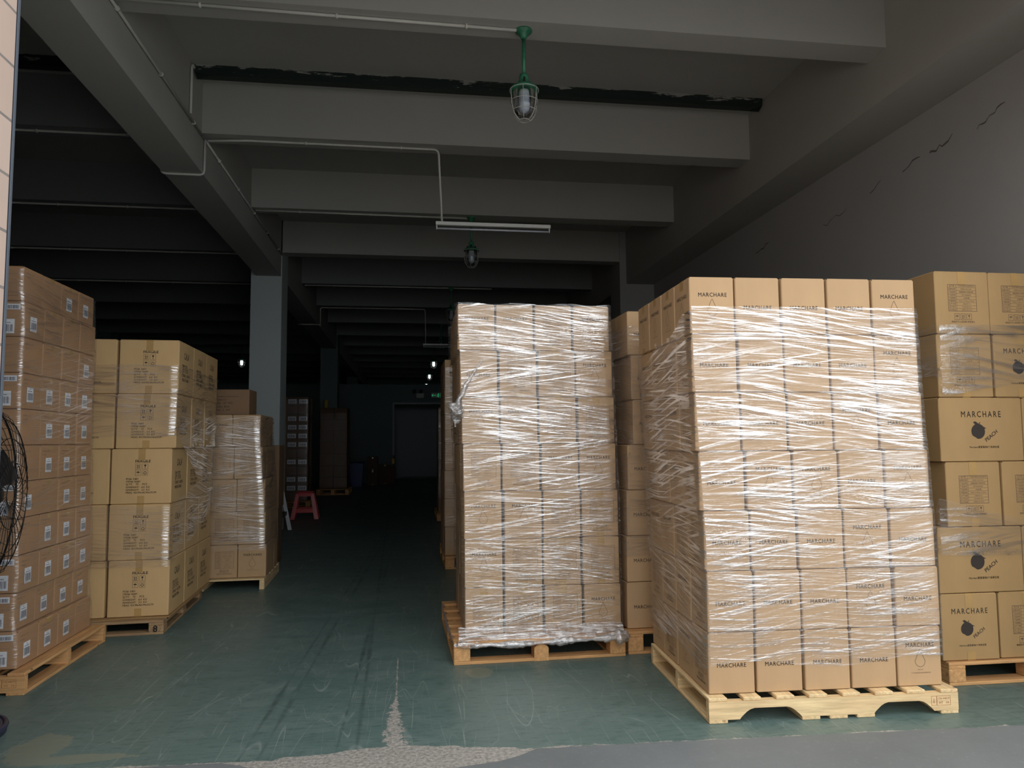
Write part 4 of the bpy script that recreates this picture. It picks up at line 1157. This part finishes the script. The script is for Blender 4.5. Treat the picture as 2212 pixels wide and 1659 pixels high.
# ------------------------------------------------------------------ lamps
def caged_lamp(x, y, lit, label, cage=True, zt=ZB):
    t = thing('pendant_lamp', label, 'lamp', TR(x, y, zt), 'caged pendant lamps')
    b = MB(); b.lathe([(.001, 0), (.062, 0), (.06, -.012), (.038, -.025), (.026, -.05), (.018, -.065), (.001, -.065)], seg=20); obj('ceiling_rose', b, GREEN, t)
    b = MB(); b.tube([(0, 0, -.05), (0, 0, -.33)], .0135, 10); obj('stem', b, GREEN, t)
    b = MB(); b.lathe([(.014, -.32), (.03, -.33), (.036, -.355), (.034, -.375), (.045, -.385), (.05, -.40), (.06, -.405), (.075, -.415), (.098, -.43), (.105, -.445), (.10, -.45), (.06, -.44), (.001, -.44)], seg=24)
    h = obj('housing', b, GREEN, t)
    for a in range(3):
        an = a*2.1+.4; b = MB(); b.tube([(.062*math.cos(an), .062*math.sin(an), -.375), (.066*math.cos(an), .066*math.sin(an), -.43)], .007, 6); obj('clamp_bolt', b, BLACK, h)
    b = MB(); b.lathe([(.083, -.435), (.083, -.50), (.079, -.56), (.068, -.605), (.045, -.635), (.001, -.648)], seg=24); obj('glass_cover', b, GLASS, t)
    b = MB(); b.lathe([(.001, -.445), (.036, -.445), (.038, -.47), (.038, -.475)], seg=16, mi=1); b.lathe([(.038, -.475), (.04, -.56), (.034, -.595), (.015, -.61), (.001, -.612)], seg=16)
    obj('bulb', b, [BULB_ON if lit else BULB_OFF, WHITE_METAL], t)
    if cage:
        b = MB()
        prof = [(.104, -.445), (.102, -.50), (.096, -.56), (.080, -.62), (.055, -.652), (.036, -.665)]
        CG = bpy.data.materials.get('grey_wire') or plain('grey_wire', (.42, .42, .39), .5)
        for k in range(6):
            an = k*math.pi/3+.3; b.tube([(r_*math.cos(an), r_*math.sin(an), z) for r_, z in prof], .0028, 6)
        for r_, z in ((.104, -.447), (.099, -.53), (.088, -.60), (.036, -.665)):
            b.tube([(r_*math.cos(a*math.pi/12), r_*math.sin(a*math.pi/12), z) for a in range(24)], .0028, 6, closed=True)
        obj('wire_cage', b, CG, t)
    return t
caged_lamp(.815, 5.02, False, 'unlit green caged pendant lamp hanging nearest, white wire cage')
caged_lamp(.822, 9.50, False, 'unlit green pendant lamp hanging behind the white tube light', cage=True)
caged_lamp(.82, 13.98, False, 'unlit green pendant lamp third along, hidden above the middle stack')
caged_lamp(.82, 18.46, False, 'unlit green pendant lamp fourth along, in deep shadow')
caged_lamp(.80, 22.94, True, 'lit pendant lamp, upper of the two glowing near the back')
caged_lamp(.80, 27.42, True, 'lit pendant lamp, lower of the two glowing near the back')
caged_lamp(.80, 31.90, True, 'lit pendant lamp glimpsed just above the back partition')
caged_lamp(-4.93, 22.94, True, 'lit pendant lamp glowing left of the tall column')
def tube_light(x0, x1, y, z, label):
    t = thing('tube_light', label, 'tube light', TR((x0+x1)/2, y, z), 'tube lights'); L_ = (x1-x0)/2
    b = MB(); b.bbox(-L_, L_, -.022, .022, .0, .036, .003); obj('batten', b, WHITE_METAL, t)
    for s in (-1, 1):
        b = MB(); b.bbox(s*(L_-.012)-.006, s*(L_-.012)+.006, -.012, .012, -.045, .0, .002); obj('lamp_holder', b, WHITE_METAL, t)
    b = MB(); b.tube([(-L_+.02, 0, -.033), (L_-.02, 0, -.033)], .009, 10); obj('tube', b, BULB_OFF, t)
tube_light(.275, 1.455, 7.35, 3.53, 'unlit white tube light hanging between the first two pendant lamps')
tube_light(.34, 1.53, 16.55, 3.50, 'unlit tube light in the dark beyond the middle stack')

# ------------------------------------------------------------------ conduits
def conduit(paths, label, r=.0115, clips=True):
    b = MB(); cl = []
    for pts in paths:
        out = []
        pts = [Vector(p) for p in pts]
        for i, p in enumerate(pts):
            if 0 < i < len(pts)-1:
                a = (pts[i-1]-p); c_ = (pts[i+1]-p); q = min(.05, a.length*.4, c_.length*.4)
                A = p+a.normalized()*q; B = p+c_.normalized()*q
                for t in (0, .25, .5, .75, 1): out.append(A.lerp(p, t).lerp(p.lerp(B, t), t))
            else: out.append(p)
        b.tube(out, r, 8)
        if clips:
            for i in range(len(pts)-1):
                L_ = (pts[i+1]-pts[i]).length; n = int(L_/.75)
                for k in range(n): cl.append((pts[i].lerp(pts[i+1], (k+.6)/max(1, n)), (pts[i+1]-pts[i]).normalized()))
    t = thing('conduit', label, 'conduit', None, 'white cable conduits')
    obj('pipe', b, PVC, t)
    for p, d in cl:
        b = MB(); b.tube([p-d*.008, p+d*.008], r*1.6, 8); obj('clip', b, PVC, t)
e = .013
zc = ZB-e
conduit([[(-1.92, 4.96, zc), (.76, 5.0, zc)]], 'white conduit along the nearest beam to the green pendant lamp')
conduit([[(-1.90, 7.20, ZB-.05), (-1.55, 7.24, zc), (.30, 7.24, zc), (.34, 7.35, 3.56)]], 'white conduit along the second beam dropping to the tube light')
conduit([[(-1.925, 3.6, ZB-.04), (-1.925, 7.18, ZB-.04)], [(-1.925, 7.22, ZB-.04), (-1.925, 11.6, ZB-.04)]], 'long white conduit along the left girder')
conduit([[(-1.925, 7.2, ZB-.04), (-1.925, 7.2, ZG-e), (-2.315, 7.2, ZG-e), (-2.315, 7.2, ZG+.12)]], 'white conduit looped down and under the left girder')
conduit([[(-1.925, 6.72, ZB+.0), (-1.925, 6.72, ZS-.03), (-1.925, 6.95, ZS-.03)]], 'short white conduit rising beside the dark green bar')
conduit([[(-1.90, 9.46, zc), (.77, 9.50, zc)]], 'white conduit along the third beam to the second pendant lamp')
conduit([[(-1.90, 13.97, zc), (1.6, 13.97, zc)]], 'white conduit along the fifth beam in shadow')
conduit([[(-1.88, 16.30, 3.87), (-1.88, 16.30, zc), (.38, 16.30, zc), (.40, 16.55, 3.53)], [(-2.35, 16.3, ZG-e), (-1.89, 16.3, ZG-e), (-1.88, 16.3, 3.9)]], 'white conduit along the sixth beam to the far tube light')
for k, (yy, lb) in enumerate(((4.99, 'first'), (7.24, 'second'), (9.5, 'third'), (11.72, 'fourth'), (13.97, 'fifth'))):
    if k == 0: continue
    conduit([[(-9.5, yy, zc), (-2.32, yy, zc)]], 'white conduit under the %s beam of the left bay' % lb, clips=True)
# dark green bar between slab and second beam
def flake():
    m, nt, p, o = mat('peeling_green_paint')
    co = coords(nt); n = noise(nt, co, 9, 5, .7, sc=(.35, 2, 2)); n2 = noise(nt, co, 60, 3)
    sp = nt.nodes.new('ShaderNodeSeparateXYZ'); nt.links.new(co, sp.inputs[0])
    hgt = ramp(nt, sp.outputs[2], .0, .10, -.14, .13)
    k = mixc(nt, ramp(nt, math_(nt, 'ADD', n, hgt), .60, .63), (.008, .018, .014), (.30, .30, .28))
    nt.links.new(k, p.inputs['Base Color']); p.inputs['Roughness'].default_value = .5
    bump(nt, p, n, .5, .01); return m
FL = flake()
for x0, x1, lb in ((GL[1]+.02, GR[0]-.02, 'dark green steel bar with peeling paint under the slab, centre bay'), (XL+.1, GL[0]-.02, 'dark green steel bar under the slab in the left bay')):
    b = MB(); n = 40; W_ = x1-x0
    rows_ = []
    for i in range(n+1):
        x = x0+W_*i/n; s = .004*mnoise.noise(Vector((x*2, 0, 0)))
        en = .03 if i in (0, n) else 0
        rows_.append([(x-(en if i == 0 else -en)*0, -.045+s+en*.5, 0.0+en), (x, .045, 0.0), (x, .045, .10), (x, -.045+s, .10)])
    for i in range(n):
        for j in range(4):
            k = (j+1) % 4; b.quad(rows_[i][k], rows_[i][j], rows_[i+1][j], rows_[i+1][k])
    b.poly(rows_[0][::-1]); b.poly(rows_[-1])
    o = obj('steel_bar', b, FL, None, Matrix.Translation((0, 6.83, ZS-.10))); tag(o, lb, 'steel bar')

# ------------------------------------------------------------------ emergency light and exit sign on the partition
t = thing('emergency_light', 'twin-head emergency light on the back partition above the goods door', 'emergency light', TR(.42, YP-.05, 2.90))
b = MB(); b.bbox(-.13, .13, -.05, .045, -.10, .06, .01); obj('body', b, plain('light_grey_plastic', (.5, .5, .5), .5), t)
for s in (-1, 1):
    b = MB(); b.lathe([(.001, -.05), (.06, -.05), (.065, 0), (.04, .05), (.001, .05)], seg=16, M=Matrix.Rotation(R(90), 4, 'X')); obj('lamp_head', b, BLACK, t, Matrix.Translation((s*.11-.08, -.06, .13)))
t = thing('exit_sign', 'small green glowing exit sign beside the emergency light', 'exit sign', TR(.98, YP-.03, 2.90))
b = MB(); b.bbox(-.20, .20, -.02, .02, -.09, .09, .008); obj('housing', b, EXITD, t)
b = MB()
man = [[(.055+.018*math.cos(a*.6283), .052+.018*math.sin(a*.6283)) for a in range(10)]]+line([(.05, .03), (.04, -.01), (.065, -.035), (.055, -.07)], .017)+line([(.04, -.01), (.015, -.04), (-.005, -.04)], .015)+line([(.048, .025), (.075, .005), (.09, .015)], .011)+line([(.048, .025), (.02, .02), (.012, 0)], .011)+frame(.115, .17, -.07, .07, .008)
for q in man+line([(-.17, 0), (-.03, 0)], .018)+line([(-.13, .035), (-.17, 0), (-.13, -.035)], .018): b.poly([(u, -.0215, v) for u, v in q])
obj('lettering', b, EXITG, t)

# ------------------------------------------------------------------ pedestal fan
t = thing('pedestal_fan', 'large black wire-caged pedestal fan by the tiled jamb', 'fan', TR(-2.10, 3.83, 0))
b = MB(); b.lathe([(.001, .06), (.10, .058), (.19, .045), (.215, .04), (.235, .028), (.24, .0), (.001, .0)], seg=40); bs = obj('base', b, NAVY, t)
b = MB(); b.tube([(.236*math.cos(a*math.pi/20), .236*math.sin(a*math.pi/20), .03) for a in range(40)], .012, 8, closed=True); obj('base_rim', b, NAVY, bs)
b = MB(); b.tube([(0, 0, .05), (0, 0, .92)], .02, 12); obj('pole', b, BLACK, t)
ax = Vector((math.cos(R(9)), math.sin(R(9)), 0)).normalized()
e1 = Vector((0, 0, 1)); e2 = ax.cross(e1)
FC = Vector((.125, .0, 1.11))
def FP(r_, an, d): return FC+e1*(r_*math.sin(an))+e2*(r_*math.cos(an))+ax*d
b = MB()
RF = .425
for side in (-1, 1):
    prof = [(.05, .105), (.12, .11), (.22, .105), (.32, .085), (.39, .055), (.425, .0)]
    for k in range(36):
        an0 = 2*math.pi*k/36
        b.tube([FP(r_, an0+side*.55*(1-r_/RF), side*d) for r_, d in prof], .0015, 5, cap=False)
    for r_, d in ((.05, .105), (.16, .108), (.27, .096), (.36, .07)):
        b.tube([FP(r_, a*math.pi/24, side*d) for a in range(48)], .0022, 5, closed=True)
b.tube([FP(RF, a*math.pi/24, 0) for a in range(48)], .005, 6, closed=True)
obj('wire_cage', b, BLACKW, t)
b = MB(); Mx = Matrix((e1, e2, ax)).transposed().to_4x4()
b.lathe([(.001, -.20), (.07, -.19), (.085, -.14), (.085, -.06), (.05, -.03), (.05, .05), (.03, .07), (.001, .07)], c=FC, seg=20, M=Mx); obj('motor', b, BLACK, t)
for k in range(3):
    b = MB(); a0 = k*2.094+.5
    for i in range(6):
        for j in range(4):
            def Q(i, j):
                r_ = .05+.32*i/6; an = a0+(-.28+.56*j/4)*(1-.2*i/6)+.15*i/6
                return FP(r_, an, .03*(j/2-1))
            b.quad(Q(i, j), Q(i+1, j), Q(i+1, j+1), Q(i, j+1), smooth=True)
            b.quad(Q(i, j)+ax*.003, Q(i, j+1)+ax*.003, Q(i+1, j+1)+ax*.003, Q(i+1, j)+ax*.003, smooth=True)
    obj('blade', b, BLACK, t)
b = MB(); b.bbox(-.03, .03, -.03, .03, .90, 1.12, .006); obj('bracket', b, BLACK, t)

o = obj('carton_pile', STUFF, K_BROWN); tag(o, 'remaining brown cartons in the dim stacks at the back and edges', 'cartons', None, 'stuff')
